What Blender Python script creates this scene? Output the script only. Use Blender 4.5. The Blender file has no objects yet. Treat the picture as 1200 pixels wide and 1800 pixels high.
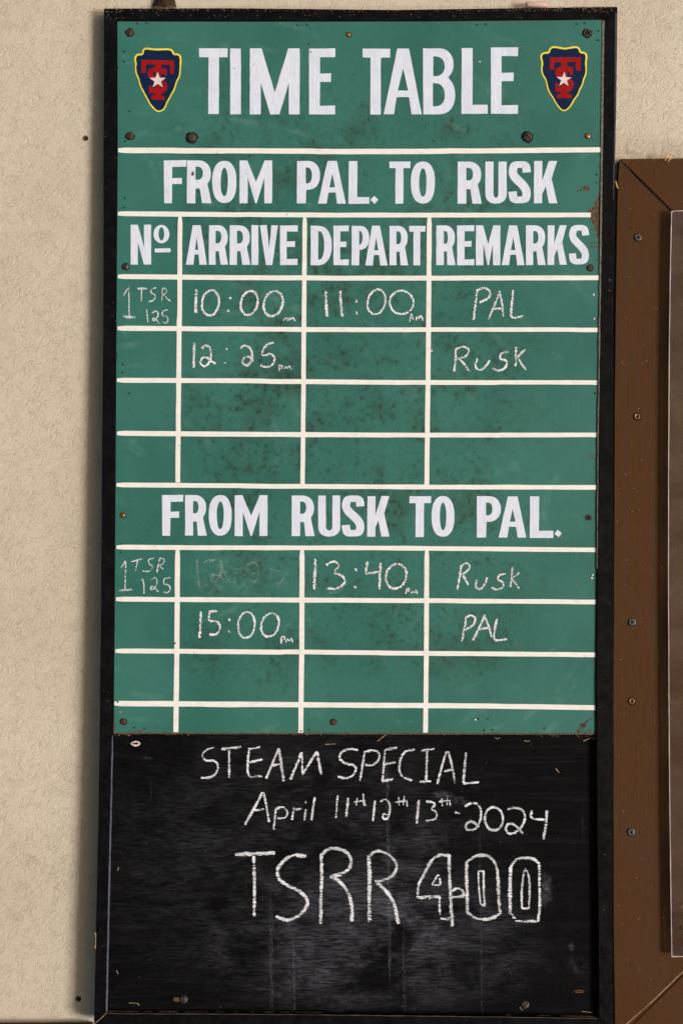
import bpy, bmesh, math, random
from mathutils import Vector, Matrix
from mathutils.geometry import tessellate_polygon
from mathutils import noise as mnoise
random.seed(7)
R = math.radians
S = bpy.context.scene
COL = S.collection

# ---------------------------------------------------------------- camera
# one photo pixel is about one millimetre on the wall (wall plane: Y = 0)
DIST = 2.5
FPX = 2500.0
cam_d = bpy.data.cameras.new('camera'); cam = bpy.data.objects.new('camera', cam_d); COL.objects.link(cam)
cam_d.sensor_fit = 'VERTICAL'; cam_d.sensor_height = 36; cam_d.sensor_width = 36
cam_d.lens = FPX / 1800 * 36
cam_d.clip_end = 200; cam_d.clip_start = 0.05
PITCH, YAW, ROLL = R(1.0), R(1.1), R(-0.35)
CAMM = Matrix.Rotation(YAW, 4, 'Z') @ Matrix.Rotation(R(90) + PITCH, 4, 'X') @ Matrix.Rotation(ROLL, 4, 'Z')
fwd = (CAMM.to_3x3() @ Vector((0, 0, -1))).normalized()
CPOS = Vector((0, 0, 0)) - fwd * DIST
CAMM.translation = CPOS
cam.matrix_world = CAMM
S.camera = cam

# ---------------------------------------------------------------- world, sun, exposure
SUN_AZ, SUN_EL = R(46), R(-11)      # soft daylight thrown up from the low right: shadows fall left and a little up
w = bpy.data.worlds.new('World'); S.world = w; w.use_nodes = True
nt = w.node_tree; bg = nt.nodes['Background']
sky = nt.nodes.new('ShaderNodeTexSky'); sky.sky_type = 'NISHITA'; sky.sun_disc = False
sky.sun_elevation = abs(SUN_EL); sky.sun_rotation = R(180) - SUN_AZ; sky.air_density = 1.0; sky.dust_density = 1.5
nt.links.new(sky.outputs[0], bg.inputs[0]); bg.inputs[1].default_value = 0.05
sd = bpy.data.lights.new('sun', 'SUN'); sd.energy = 1.5; sd.angle = R(15); sd.color = (1.0, 0.985, 0.965)
so = bpy.data.objects.new('sun', sd); COL.objects.link(so)
sunv = Vector((math.sin(SUN_AZ) * math.cos(SUN_EL), -math.cos(SUN_AZ) * math.cos(SUN_EL), math.sin(SUN_EL)))
so.rotation_euler = sunv.to_track_quat('Z', 'Y').to_euler()
S.view_settings.view_transform = 'Standard'; S.view_settings.look = 'None'
S.view_settings.exposure = 1.2; S.view_settings.gamma = 1.0

# ---------------------------------------------------------------- placing
R3 = CAMM.to_3x3()
class Plane:
    """a plane leaning off the wall: depth d_top at z=+0.9, d_bot at z=-0.9"""
    def __init__(s, d_top, d_bot):
        a = Vector((0, -d_top, 0.9)); b = Vector((0, -d_bot, -0.9))
        s.p = a; s.n = Vector((1, 0, 0)).cross(b - a).normalized()
        if s.n.y > 0: s.n = -s.n
    def at(s, x, y, off=0.0):
        """point on the plane (moved `off` metres towards the room) for a measured position x, y"""
        d = R3 @ Vector(((x - 600) / FPX, -(y - 900) / FPX, -1))
        p0 = s.p + s.n * off
        t = (p0 - CPOS).dot(s.n) / d.dot(s.n)
        return CPOS + d * t
WALL = Plane(0, 0)
BOARD = Plane(0.028, 0.052)     # front of the black frame
CASE = Plane(0.018, 0.018)      # front of the brown frame
GREEN = Plane(0.0265, 0.0462)  # front of the green panel, almost flush with the frame at the top
G0 = 0.0
K0 = -0.0130                    # front of the black chalkboard

# ---------------------------------------------------------------- objects
def tag(o, label=None, cat=None, group=None, kind=None):
    if label: o['label'] = label
    if cat: o['category'] = cat
    if group: o['group'] = group
    if kind: o['kind'] = kind
    return o
def wloc(o):
    v = Vector((0, 0, 0))
    while o: v += o.location; o = o.parent
    return v
def empty(name, loc):
    o = bpy.data.objects.new(name, None); COL.objects.link(o); o.location = loc; o.empty_display_size = .05
    return o
def obj(name, bm, mats, parent=None, base=None, smooth=False):
    """bm is in world space; the object's origin goes to base (or its own centre)"""
    me = bpy.data.meshes.new(name)
    vs = [v.co.copy() for v in bm.verts]
    if base is None:
        base = sum(vs, Vector()) / max(1, len(vs))
    bmesh.ops.translate(bm, verts=bm.verts, vec=-base)
    if smooth:
        for f in bm.faces: f.smooth = True
    bm.to_mesh(me); bm.free()
    for m in (mats if isinstance(mats, (list, tuple)) else [mats]): me.materials.append(m)
    o = bpy.data.objects.new(name, me); COL.objects.link(o)
    o.parent = parent
    o.location = base - (wloc(parent) if parent else Vector())
    return o

def poly_sheet(bm, pl, loops, off, thick=0.0, mi=0):
    """polygon with holes (measured coords) laid at off, with real thickness"""
    loops3 = [[Vector((x, y, 0)) for x, y in L] for L in loops]
    tris = tessellate_polygon(loops3)
    flat = [p for L in loops for p in L]
    top = [bm.verts.new(pl.at(x, y, off)) for x, y in flat]
    for t in tris:
        try: f = bm.faces.new([top[i] for i in t]); f.material_index = mi
        except ValueError: continue
        f.normal_update()
        if f.normal.dot(pl.n) < 0: f.normal_flip()
    if thick:
        bot = [bm.verts.new(v.co - pl.n * thick) for v in top]
        k = 0
        for L in loops:
            n = len(L)
            for i in range(n):
                a, b = k + i, k + (i + 1) % n
                f = bm.faces.new([top[a], top[b], bot[b], bot[a]]); f.material_index = mi
            k += n
def slab(bm, pl, quad_loop, off, thick, mi=0, bevel=0.0):
    """solid slab: front polygon (convex-ish n-gon) extruded back"""
    top = [bm.verts.new(pl.at(x, y, off)) for x, y in quad_loop]
    bot = [bm.verts.new(v.co - pl.n * thick) for v in top]
    fs = [bm.faces.new(top)]
    fs.append(bm.faces.new(list(reversed(bot))))
    n = len(top)
    for i in range(n):
        fs.append(bm.faces.new([top[i], bot[i], bot[(i + 1) % n], top[(i + 1) % n]]))
    for f in fs: f.material_index = mi
    bmesh.ops.recalc_face_normals(bm, faces=fs)
    if bevel:
        es = {e for f in fs[:1] for e in f.edges}
        bmesh.ops.bevel(bm, geom=list(es), offset=bevel, segments=2, affect='EDGES', clamp_overlap=True)

# ---------------------------------------------------------------- material kit
def mat(name):
    m = bpy.data.materials.new(name); m.use_nodes = True
    return m, m.node_tree, m.node_tree.nodes['Principled BSDF']
class NT:
    def __init__(s, nt): s.nt = nt
    def n(s, t, **kw):
        nd = s.nt.nodes.new(t)
        for k, v in kw.items(): setattr(nd, k, v)
        return nd
    def l(s, a, b): s.nt.links.new(a, b)
    def coords(s, scale=(1, 1, 1), rot=(0, 0, 0), loc=(0, 0, 0), src='Position'):
        g = s.n('ShaderNodeNewGeometry')
        mp = s.n('ShaderNodeMapping'); mp.inputs['Scale'].default_value = scale
        mp.inputs['Rotation'].default_value = rot; mp.inputs['Location'].default_value = loc
        s.l(g.outputs['Position'], mp.inputs[0]); return mp.outputs[0]
    def noise(s, vec, scale, detail=4, rough=.55, dist=0):
        t = s.n('ShaderNodeTexNoise'); t.inputs['Scale'].default_value = scale; t.inputs['Detail'].default_value = detail
        t.inputs['Roughness'].default_value = rough; t.inputs['Distortion'].default_value = dist
        s.l(vec, t.inputs['Vector']); return t.outputs['Fac']
    def rng(s, v, a, b, c=0, d=1, smooth=True):
        m = s.n('ShaderNodeMapRange'); m.interpolation_type = 'SMOOTHSTEP' if smooth else 'LINEAR'
        for i, x in enumerate((a, b, c, d)): m.inputs[i + 1].default_value = x
        s.l(v, m.inputs[0]); return m.outputs[0]
    def math(s, op, a, b=None, clamp=False):
        m = s.n('ShaderNodeMath', operation=op); m.use_clamp = clamp
        for i, x in enumerate((a, b)):
            if x is None: continue
            if isinstance(x, (int, float)): m.inputs[i].default_value = x
            else: s.l(x, m.inputs[i])
        return m.outputs[0]
    def mix(s, fac, a, b):
        m = s.n('ShaderNodeMix', data_type='RGBA')
        for i, x in ((0, fac), (6, a), (7, b)):
            if isinstance(x, (int, float)): m.inputs[i].default_value = x
            elif isinstance(x, tuple): m.inputs[i].default_value = (*x, 1)
            else: s.l(x, m.inputs[i])
        return m.outputs[2]
    def bump(s, h, strength, dist, bsdf, prev=None):
        b = s.n('ShaderNodeBump'); b.inputs['Strength'].default_value = strength; b.inputs['Distance'].default_value = dist
        s.l(h, b.inputs['Height'])
        if prev: s.l(prev, b.inputs['Normal'])
        if bsdf: s.l(b.outputs[0], bsdf.inputs['Normal'])
        return b.outputs[0]
    def sep(s, vec):
        x = s.n('ShaderNodeSeparateXYZ'); s.l(vec, x.inputs[0]); return x.outputs

def X_(px): return (px - 600) / 1000
def Z_(py): return (900 - py) / 1000

def blob(k, xyz, cx, cy, rx, ry, hard=0.0):
    """soft elliptical patch at a measured place on the wall (dirt, rubbed chalk)"""
    a = k.math('DIVIDE', k.math('SUBTRACT', xyz[0], X_(cx)), rx / 1000)
    b = k.math('DIVIDE', k.math('SUBTRACT', xyz[2], Z_(cy)), ry / 1000)
    d = k.math('ADD', k.math('MULTIPLY', a, a), k.math('MULTIPLY', b, b))
    return k.rng(d, hard, 1.0, 1, 0)

def m_wall():
    m, t, b = mat('textured_beige_plaster'); k = NT(t)
    v = k.coords()
    # wandering grooves, stretched along a diagonal
    wob = k.n('ShaderNodeTexNoise'); wob.inputs['Scale'].default_value = 55; wob.inputs['Detail'].default_value = 2; k.l(v, wob.inputs['Vector'])
    add = k.n('ShaderNodeVectorMath', operation='MULTIPLY_ADD'); k.l(wob.outputs['Color'], add.inputs[0])
    add.inputs[1].default_value = (.02, .02, .02); k.l(v, add.inputs[2])
    mp = k.n('ShaderNodeMapping'); mp.inputs['Rotation'].default_value = (0, R(38), 0); k.l(add.outputs[0], mp.inputs[0])
    mp2 = k.n('ShaderNodeMapping'); mp2.inputs['Scale'].default_value = (.50, .02, 1.2); k.l(mp.outputs[0], mp2.inputs[0])
    rg = k.noise(mp2.outputs[0], 150, 2, .5, .2)
    rg = k.rng(k.math('ABSOLUTE', k.math('SUBTRACT', rg, .5)), 0.0, .06, 1, 0)
    gate = k.rng(k.noise(v, 48, 4, .7), .38, .60, .12, 1)
    groove = k.math('MULTIPLY', rg, gate)
    fine = k.noise(mp2.outputs[0], 240, 3, .55, .2)
    h = k.math('SUBTRACT', k.math('MULTIPLY', fine, 1.1), k.math('MULTIPLY', groove, .50))
    n1 = k.bump(h, .85, .00125, None)
    big = k.noise(v, 14, 3)
    k.bump(big, .5, .004, b, n1)
    tone = k.noise(v, 3.5, 4)
    c = k.mix(k.rng(tone, .35, .7), (.495, .425, .335), (.54, .475, .385))
    c = k.mix(k.math('MULTIPLY', k.rng(k.noise(v, 8, 6, .7), .5, .75), .30), c, (.42, .35, .26))
    c = k.mix(k.math('MULTIPLY', groove, .14), c, (.30, .23, .15))
    # scuffs and fly specks
    xyz = k.sep(v)
    sm = k.math('MULTIPLY', k.rng(k.noise(k.coords((1, 1, 1), (0, R(-35), 0)), 28, 5, .7, .6), .48, .72), k.math('MULTIPLY', blob(k, xyz, 62, 1540, 95, 120), k.rng(k.noise(v, 130, 4, .7), .38, .66, .25, 1)))
    c = k.mix(k.math('MULTIPLY', sm, .55), c, (.12, .11, .08))
    sp = k.rng(k.noise(v, 210, 2, .4), .76, .80)
    c = k.mix(k.math('MULTIPLY', sp, .8), c, (.14, .09, .05))
    # shade above the two frames, painted in as a dusty brown gradient
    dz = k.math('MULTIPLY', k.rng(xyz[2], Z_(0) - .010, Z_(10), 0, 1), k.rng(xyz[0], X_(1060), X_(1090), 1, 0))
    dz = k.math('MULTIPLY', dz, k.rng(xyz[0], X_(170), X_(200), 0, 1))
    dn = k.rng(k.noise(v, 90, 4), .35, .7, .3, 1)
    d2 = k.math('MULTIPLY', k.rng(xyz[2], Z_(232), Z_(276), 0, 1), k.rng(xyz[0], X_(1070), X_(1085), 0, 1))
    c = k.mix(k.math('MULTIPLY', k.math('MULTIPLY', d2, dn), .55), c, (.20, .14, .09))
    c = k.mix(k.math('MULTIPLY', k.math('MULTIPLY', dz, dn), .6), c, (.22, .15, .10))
    k.l(c, b.inputs['Base Color']); b.inputs['Roughness'].default_value = .55
    return m

def m_green():
    m, t, b = mat('green_sign_paint'); k = NT(t); v = k.coords(); xyz = k.sep(v)
    tone = k.noise(v, 5, 4)
    fib = k.noise(k.coords((1, 1, 1)), 420, 3, .7)
    c = k.mix(k.rng(tone, .3, .7), (.019, .108, .090), (.030, .142, .120))
    c = k.mix(k.math('MULTIPLY', k.rng(fib, .3, .75), .35), c, (.052, .182, .155))
    # mould: heaviest up the middle of the board
    dens = k.math('MULTIPLY', k.rng(xyz[0], X_(270), X_(400)), k.rng(xyz[0], X_(830), X_(1000), 1, 0))
    dens = k.math('MULTIPLY', dens, k.rng(xyz[2], Z_(60), Z_(230), 0, 1))
    dens = k.math('MULTIPLY', dens, k.rng(xyz[2], Z_(1290), Z_(1080), 0, 1))
    dens = k.math('ADD', k.math('MULTIPLY', dens, .92), .06)
    clump = k.rng(k.noise(v, 13, 4, .6), .44, .68)
    a = k.rng(k.noise(v, 105, 5, .70), .50, .66)
    a = k.math('MULTIPLY', a, k.math('ADD', k.math('MULTIPLY', clump, .9), .34))
    s2 = k.rng(k.noise(v, 230, 3, .6), .62, .70)
    s2 = k.math('MULTIPLY', s2, k.rng(k.noise(v, 30, 3), .40, .58))
    veil = k.math('MULTIPLY', k.math('MULTIPLY', dens, clump), .50)
    c = k.mix(veil, c, (.022, .058, .040))
    k1 = k.math('MULTIPLY', k.math('MULTIPLY', dens, a), 1.0, True)
    c = k.mix(k.math('MULTIPLY', k1, .85), c, (.016, .040, .026))
    k2 = k.math('MULTIPLY', k.math('MULTIPLY', dens, s2), .9)
    c = k.mix(k2, c, (.026, .024, .012))
    # pale rubbed patches left by wiped chalk
    rub = k.rng(k.noise(k.coords((1, 1, 1), (0, R(20), 0)), 22, 5, .65, .5), .60, .76)
    c = k.mix(k.math('MULTIPLY', rub, .22), c, (.16, .30, .27))
    # pale arcs where the board was wiped with a cloth
    wv = k.n('ShaderNodeTexWave', wave_type='RINGS', rings_direction='Y'); wv.inputs['Scale'].default_value = 5.5; wv.inputs['Distortion'].default_value = 5; wv.inputs['Detail'].default_value = 4; wv.inputs['Detail Scale'].default_value = 1.2
    k.l(k.coords((1, 1, 1.4), (0, 0, 0), (.35, 0, -.1)), wv.inputs['Vector'])
    wp = k.math('MULTIPLY', k.rng(wv.outputs['Fac'], .72, .98), k.rng(k.noise(v, 9, 4, .7), .52, .72))
    c = k.mix(k.math('MULTIPLY', wp, .22), c, (.15, .29, .26))
    gh = k.math('MULTIPLY', blob(k, xyz, 425, 1010, 110, 42), k.rng(k.noise(v, 60, 5, .7, .8), .48, .66))
    c = k.mix(k.math('MULTIPLY', gh, .30), c, (.20, .36, .32))
    k.l(c, b.inputs['Base Color']); b.inputs['Roughness'].default_value = .52
    k.l(k.rng(tone, .3, .7, .42, .6), b.inputs['Roughness'])
    b.inputs['Specular IOR Level'].default_value = .22
    k.bump(fib, .35, .0006, b)
    return m

def m_paint(name, c1, c2, streak=(210, 60, 34)):
    m, t, b = mat(name); k = NT(t)
    v = k.coords((1, 1, 1)); st = k.coords(streak, (0, R(3), 0))
    br = k.noise(st, 1, 5, .65, .6)
    c = k.mix(k.rng(br, .3, .72), c1, c2)
    c = k.mix(k.math('MULTIPLY', k.rng(k.noise(v, 26, 4), .5, .75), .30), c, tuple(x * .88 for x in c1))
    # thin spots let a little of the green through, rusty and grey specks
    thin = k.rng(k.noise(k.coords((150, 60, 50)), 1, 5, .75), .60, .78)
    c = k.mix(k.math('MULTIPLY', thin, .30), c, (.30, .38, .36))
    sp = k.math('MULTIPLY', k.rng(k.noise(v, 150, 3, .6), .68, .73), k.rng(k.noise(v, 17, 3), .44, .56))
    c = k.mix(k.math('MULTIPLY', k.rng(k.noise(v, 40, 5, .7), .52, .72), .20), c, (.42, .40, .34))
    c = k.mix(k.math('MULTIPLY', sp, .75), c, (.20, .13, .09))
    k.l(c, b.inputs['Base Color']); b.inputs['Roughness'].default_value = .5
    k.bump(br, .2, .0004, b)
    return m

def m_black_frame():
    m, t, b = mat('satin_black_frame_paint'); k = NT(t); v = k.coords()
    g = k.noise(v, 60, 5, .65)
    c = k.mix(k.rng(g, .35, .75), (.0026, .0024, .0032), (.0058, .0054, .0068))
    sp = k.rng(k.noise(v, 330, 2, .5), .735, .77)
    sp = k.math('MULTIPLY', sp, k.rng(k.noise(v, 12, 2), .42, .6, .25, 1))
    c = k.mix(sp, c, (.30, .22, .14))
    k.l(c, b.inputs['Base Color'])
    k.l(k.rng(g, .3, .7, .34, .5), b.inputs['Roughness'])
    b.inputs['Specular IOR Level'].default_value = .07
    k.bump(k.noise(v, 260, 3, .6), .3, .0006, b)
    return m

def m_chalkboard():
    m, t, b = mat('black_chalkboard_plywood'); k = NT(t); v = k.coords(); xyz = k.sep(v)
    gr = k.noise(k.coords((38, 1, 340)), 1, 6, .7, .5)        # grain running across
    gr2 = k.noise(k.coords((6, 1, 110)), 1, 4, .6, .6)
    pores = k.rng(k.noise(k.coords((80, 1, 900)), 1, 2, .5), .56, .70)
    c = k.mix(k.rng(gr, .3, .75), (.0018, .0018, .0022), (.0046, .0045, .0054))
    # dust of wiped chalk caught in the grain
    d = blob(k, xyz, 650, 1640, 360, 150)
    d = k.math('ADD', d, k.math('MULTIPLY', blob(k, xyz, 720, 1540, 90, 150), .7))
    d = k.math('ADD', d, k.math('MULTIPLY', blob(k, xyz, 540, 1500, 420, 300), .5))
    cl = k.rng(k.noise(k.coords((1, 1, 1.8), (0, R(12), 0)), 11, 6, .75, .5), .34, .70)
    d = k.math('MULTIPLY', k.math('MULTIPLY', d, cl), k.rng(gr, .36, .66, .12, 1))
    c = k.mix(k.math('MULTIPLY', d, .62, True), c, (.085, .088, .108))
    haze = k.math('MULTIPLY', k.rng(gr2, .45, .72), k.rng(k.noise(v, 4, 3), .35, .6))
    c = k.mix(k.math('MULTIPLY', haze, .10), c, (.05, .05, .056))
    # dribbles
    for (px, y0, y1, wd, s_) in ((678, 1320, 1730, 4, .42), (836, 1440, 1790, 3, .22), (475, 1560, 1780, 5, .34), (514, 1620, 1790, 3.5, .42), (703, 1610, 1790, 4, .25), (268, 1360, 1420, 3, .3), (632, 1440, 1480, 3.5, .4), (1012, 1400, 1500, 3, .15)):
        a = k.math('ABSOLUTE', k.math('SUBTRACT', k.math('ADD', xyz[0], k.math('MULTIPLY', xyz[2], 0.006)), X_(px) + 0.006 * Z_((y0 + y1) / 2)))
        a = k.rng(a, wd * .0004, wd * .0009, 1, 0)
        z = k.math('MULTIPLY', k.rng(xyz[2], Z_(y1), Z_(y1 - 60)), k.rng(xyz[2], Z_(y0), Z_(y0 + 40), 0, 1))
        q = k.math('MULTIPLY', k.math('MULTIPLY', a, z), k.rng(k.noise(k.coords((300, 1, 130)), 1, 4, .75), .46, .66, .05, 1))
        c = k.mix(k.math('MULTIPLY', q, s_ * .6), c, (.25, .26, .30))
    # finger rubs
    for (px, py, rx, ry, s_) in ((947, 1552, 16, 34, .5), (770, 1390, 26, 9, .35), (800, 1400, 20, 9, .3), (925, 1605, 8, 8, .3), (1000, 1680, 26, 20, .15), (990, 1650, 6, 9, .3), (262, 1325, 12, 5, .3)):
        q = k.math('MULTIPLY', blob(k, xyz, px, py, rx, ry), k.rng(gr, .3, .65, .25, 1))
        q = k.math('MULTIPLY', q, k.rng(k.noise(k.coords((1, 1, 1), (0, R(-30), 0)), 70, 5, .75, .6), .38, .68))
        c = k.mix(k.math('MULTIPLY', q, s_), c, (.18, .18, .22))
    # bare wood nicks
    for (px, py, rx, ry) in ((560, 1767, 16, 6), (1003, 1726, 10, 3.2), (546, 1765, 6, 3)):
        q = k.math('MULTIPLY', blob(k, xyz, px, py, rx, ry, .5), k.rng(k.noise(k.coords((160, 1, 600)), 1, 3), .42, .55))
        c = k.mix(k.math('MULTIPLY', q, .8), c, (.17, .075, .035))
    sp = k.rng(k.noise(v, 300, 2, .5), .755, .79)
    c = k.mix(k.math('MULTIPLY', sp, .7), c, (.22, .19, .17))
    k.l(c, b.inputs['Base Color'])
    b.inputs['Roughness'].default_value = .55; b.inputs['Specular IOR Level'].default_value = .035
    h = k.math('ADD', k.math('MULTIPLY', gr, .8), k.math('MULTIPLY', pores, -.8))
    n1 = k.bump(h, .5, .0006, None)
    k.bump(gr2, .15, .0006, b, n1)
    return m

def m_brown():
    m, t, b = mat('brown_gloss_paint'); k = NT(t); v = k.coords()
    gr = k.noise(k.coords((330, 1, 16)), 1, 5, .6, .3)
    c = k.mix(k.rng(gr, .25, .8), (.054, .0215, .0058), (.066, .0275, .0080))
    c = k.mix(k.math('MULTIPLY', k.rng(k.noise(v, 9, 4), .4, .7), .4), c, (.060, .026, .014))
    sp = k.rng(k.noise(v, 260, 2, .5), .745, .775)
    c = k.mix(k.math('MULTIPLY', sp, .8), c, (.40, .29, .15))
    scr = k.rng(k.noise(k.coords((70, 1, 400), (0, R(-35), 0)), 1, 2, .4), .74, .77)
    c = k.mix(k.math('MULTIPLY', scr, .35), c, (.25, .17, .09))
    k.l(c, b.inputs['Base Color']); b.inputs['Roughness'].default_value = .45; b.inputs['Specular IOR Level'].default_value = .12
    n1 = k.bump(gr, .35, .0005, None)
    k.bump(k.noise(v, 420, 3), .3, .0004, b, n1)
    return m

def m_simple(name, c, rough=.6, metal=0, vary=.3, scale=150, bump=.3, spec=.5):
    m, t, b = mat(name); k = NT(t); v = k.coords()
    n = k.noise(v, scale, 4, .6)
    cc = k.mix(k.rng(n, .3, .7), tuple(x * (1 - vary) for x in c), tuple(min(1, x * (1 + vary)) for x in c))
    k.l(cc, b.inputs['Base Color']); b.inputs['Roughness'].default_value = rough; b.inputs['Metallic'].default_value = metal
    b.inputs['Specular IOR Level'].default_value = spec
    if bump: k.bump(n, bump, .0006, b)
    return m

def m_chalk(name, grain, col=(.82, .84, .90), cover=.5, strength=1.0, rag=.16):
    """broken dry chalk: paint-thin flecks with bare board between them, ragged to the stroke's edges"""
    m, t, b = mat(name); k = NT(t)
    uv = k.n('ShaderNodeUVMap'); uv.uv_map = 'stroke'
    s = k.sep(uv.outputs[0])
    edge = k.math('ABSOLUTE', k.math('SUBTRACT', k.math('MULTIPLY', s[0], 2), 1))     # 0 in the middle, 1 at the rim
    g1 = k.noise(k.coords(grain), 1, 3, .6, .15)
    g2 = k.noise(k.coords((1, 1, 1)), 520, 2, .6)
    g3 = k.noise(k.coords((1, 1, 1)), 60, 3, .6)
    mix_ = k.math('ADD', k.math('MULTIPLY', g1, .62), k.math('ADD', k.math('MULTIPLY', g2, .30), k.math('MULTIPLY', g3, .30)))
    e3 = k.math('MULTIPLY', k.math('POWER', edge, 2.2), rag)
    val = k.math('SUBTRACT', mix_, e3)
    f = k.rng(val, cover, cover + .085)
    press = k.rng(k.noise(k.coords((1, 1, 1)), 38, 4, .7), .34, .58, .62, 1)
    f = k.math('MULTIPLY', k.math('MULTIPLY', f, press), strength)
    c = k.mix(k.rng(g1, .4, .7), tuple(x * .72 for x in col), col)
    k.l(c, b.inputs['Base Color']); b.inputs['Roughness'].default_value = .95; b.inputs['Specular IOR Level'].default_value = .1
    tr = k.n('ShaderNodeBsdfTransparent'); mx = k.n('ShaderNodeMixShader')
    k.l(f, mx.inputs[0]); k.l(tr.outputs[0], mx.inputs[1]); k.l(b.outputs[0], mx.inputs[2])
    k.l(mx.outputs[0], t.nodes['Material Output'].inputs[0])
    return m

def m_plate():
    m, t, b = mat('hazy_acrylic_sheet'); k = NT(t); v = k.coords()
    xyz = k.sep(v)
    dirt = k.rng(k.noise(v, 160, 4, .7), .5, .75)
    hazec = k.mix(dirt, (.10, .062, .045), (.20, .145, .11))
    hazec = k.mix(k.rng(k.noise(k.coords((2, 1, 9)), 1, 4, .7), .38, .66), hazec, (.062, .030, .020))  # warm and dark bands painted into the haze colour for blotchy reflections
    st = k.math('MULTIPLY', blob(k, xyz, 1205, 1583, 30, 9), k.rng(k.noise(v, 120, 4), .42, .55))
    st = k.math('ADD', st, k.math('MULTIPLY', blob(k, xyz, 1197, 1660, 7, 28), k.rng(k.noise(v, 100, 3), .35, .5)), True)
    hazec = k.mix(st, hazec, (.36, .21, .08))
    k.l(hazec, b.inputs['Base Color']); b.inputs['Roughness'].default_value = .25
    tr = k.n('ShaderNodeBsdfTransparent'); mx = k.n('ShaderNodeMixShader')
    f = k.math('ADD', k.rng(k.noise(v, 7, 4), .35, .65, .42, .62), k.math('MULTIPLY', st, .4), True)
    k.l(f, mx.inputs[0]); k.l(tr.outputs[0], mx.inputs[1]); k.l(b.outputs[0], mx.inputs[2])
    k.l(mx.outputs[0], t.nodes['Material Output'].inputs[0])
    return m

M = dict(
    wall=m_wall(), green=m_green(),
    letter=m_paint('white_sign_paint', (.57, .62, .77), (.67, .71, .84)),
    rule=m_paint('cream_line_paint', (.72, .70, .68), (.80, .78, .77), (70, 60, 160)),
    frame=m_black_frame(), board=m_chalkboard(), brown=m_brown(),
    wood=m_simple('bare_brown_wood', (.078, .046, .024), .85, vary=.5, scale=210, bump=.8),
    grime=m_simple('dusty_grey_edge', (.13, .115, .10), .9, vary=.5, scale=240, bump=.8),
    rust=m_simple('rusty_iron', (.055, .024, .014), .8, .1, .7, 420, .8),
    dark=m_simple('dark_iron', (.045, .034, .026), .6, .4, .6, 420, .7),
    zinc=m_simple('dull_zinc', (.075, .082, .078), .45, .75, .3, 300, .3),
    brass=m_simple('tarnished_brass', (.34, .16, .045), .38, .8, .5, 420, .5),
    slot=m_simple('slot_dirt', (.006, .004, .003), 1, 0, .3, 300, 0),
    navy=m_simple('navy_badge_paint', (.003, .013, .050), .6, 0, .12, 120, .2, .12),
    red=m_simple('red_badge_paint', (.27, .0050, .0065), .6, 0, .15, 120, .2, .12),
    yellow=m_simple('yellow_badge_paint', (.72, .60, .03), .5, 0, .15, 120, .2),
    star=m_simple('white_star_paint', (.62, .55, .56), .5, 0, .16, 330, .2),
    chip=m_simple('pinkish_primer', (.62, .47, .41), .7, 0, .15, 200, .3),
    pink=m_simple('pink_chalk_stick', (.56, .38, .34), .95, 0, .12, 260, .4, .1),
    seed=m_simple('dry_debris', (.36, .25, .14), .9, 0, .5, 500, .3),
    straw=m_simple('dry_straw', (.50, .29, .10), .8, 0, .4, 300, .3),
    nest=m_simple('brown_leather_leaf', (.060, .026, .010), .6, 0, .5, 120, .5),
    rim=m_simple('bright_cut_acrylic_edge', (.50, .43, .43), .3, 0, .1, 200, .1),
    plate=m_plate(),
    edgeblue=m_simple('bluish_edge_highlight', (.085, .097, .145), .4, 0, .35, 200, .3, .5),  # highlight of the lit inner rail face, held in the colour
    edgelilac=m_simple('lilac_edge_highlight', (.030, .027, .048), .4, 0, .35, 200, .3, .5),  # lit outer side of the right upright, held in the colour
    joint=m_simple('worn_wood_arris', (.070, .045, .026), .9, 0, .5, 330, .6),
    seam=m_simple('cracked_joint_filler', (.30, .185, .105), .9, 0, .5, 330, .6),
    chalkG=m_chalk('dry_white_chalk_on_green', (330, 330, 330), cover=.480),
    chalkGs=m_chalk('soft_white_chalk_on_green', (330, 330, 330), cover=.485, strength=.8),
    chalkGh=m_chalk('wiped_ghost_of_chalk', (330, 330, 330), cover=.51, strength=.22, col=(.5, .62, .6)),
    chalkB=m_chalk('dry_white_chalk_on_black', (75, 1, 620), cover=.500, rag=.22, col=(.80, .81, .89)),
)

# ---------------------------------------------------------------- the wall
bm = bmesh.new()
N = 40
wx0, wx1, wz0, wz1 = -2.2, 2.2, -1.05, 1.8
vs = [bm.verts.new((x, y, z)) for (x, y, z) in ((wx0, 0, wz0), (wx1, 0, wz0), (wx1, 0, wz1), (wx0, 0, wz1), (wx0, .1, wz0), (wx1, .1, wz0), (wx1, .1, wz1), (wx0, .1, wz1))]
for q in ((0, 1, 2, 3), (5, 4, 7, 6), (4, 0, 3, 7), (1, 5, 6, 2), (3, 2, 6, 7), (4, 5, 1, 0)): bm.faces.new([vs[i] for i in q])
wall = tag(obj('wall', bm, M['wall'], base=Vector((0, 0, wz0))), 'beige plaster wall with an embossed leathery texture', None, None, 'structure')

# ---------------------------------------------------------------- the black framed board
base = BOARD.at(620, 1800); base.y = 0
board = tag(empty('timetable_board', base), 'tall black-framed board with a green painted railway time table above a black chalkboard', 'notice board')

def subdiv(poly, step=60):
    out = []
    for i in range(len(poly) - 1):
        a, b = poly[i], poly[i + 1]
        n = max(1, int(math.hypot(b[0] - a[0], b[1] - a[1]) / step))
        for j in range(n): out.append((a[0] + (b[0] - a[0]) * j / n, a[1] + (b[1] - a[1]) * j / n))
    out.append(poly[-1]); return out
def interp(poly, y):
    for a, b in zip(poly, poly[1:]):
        if a[1] <= y <= b[1]: return a[0] + (b[0] - a[0]) * (y - a[1]) / (b[1] - a[1])
    return poly[-1][0] if y > poly[-1][1] else poly[0][0]

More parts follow.
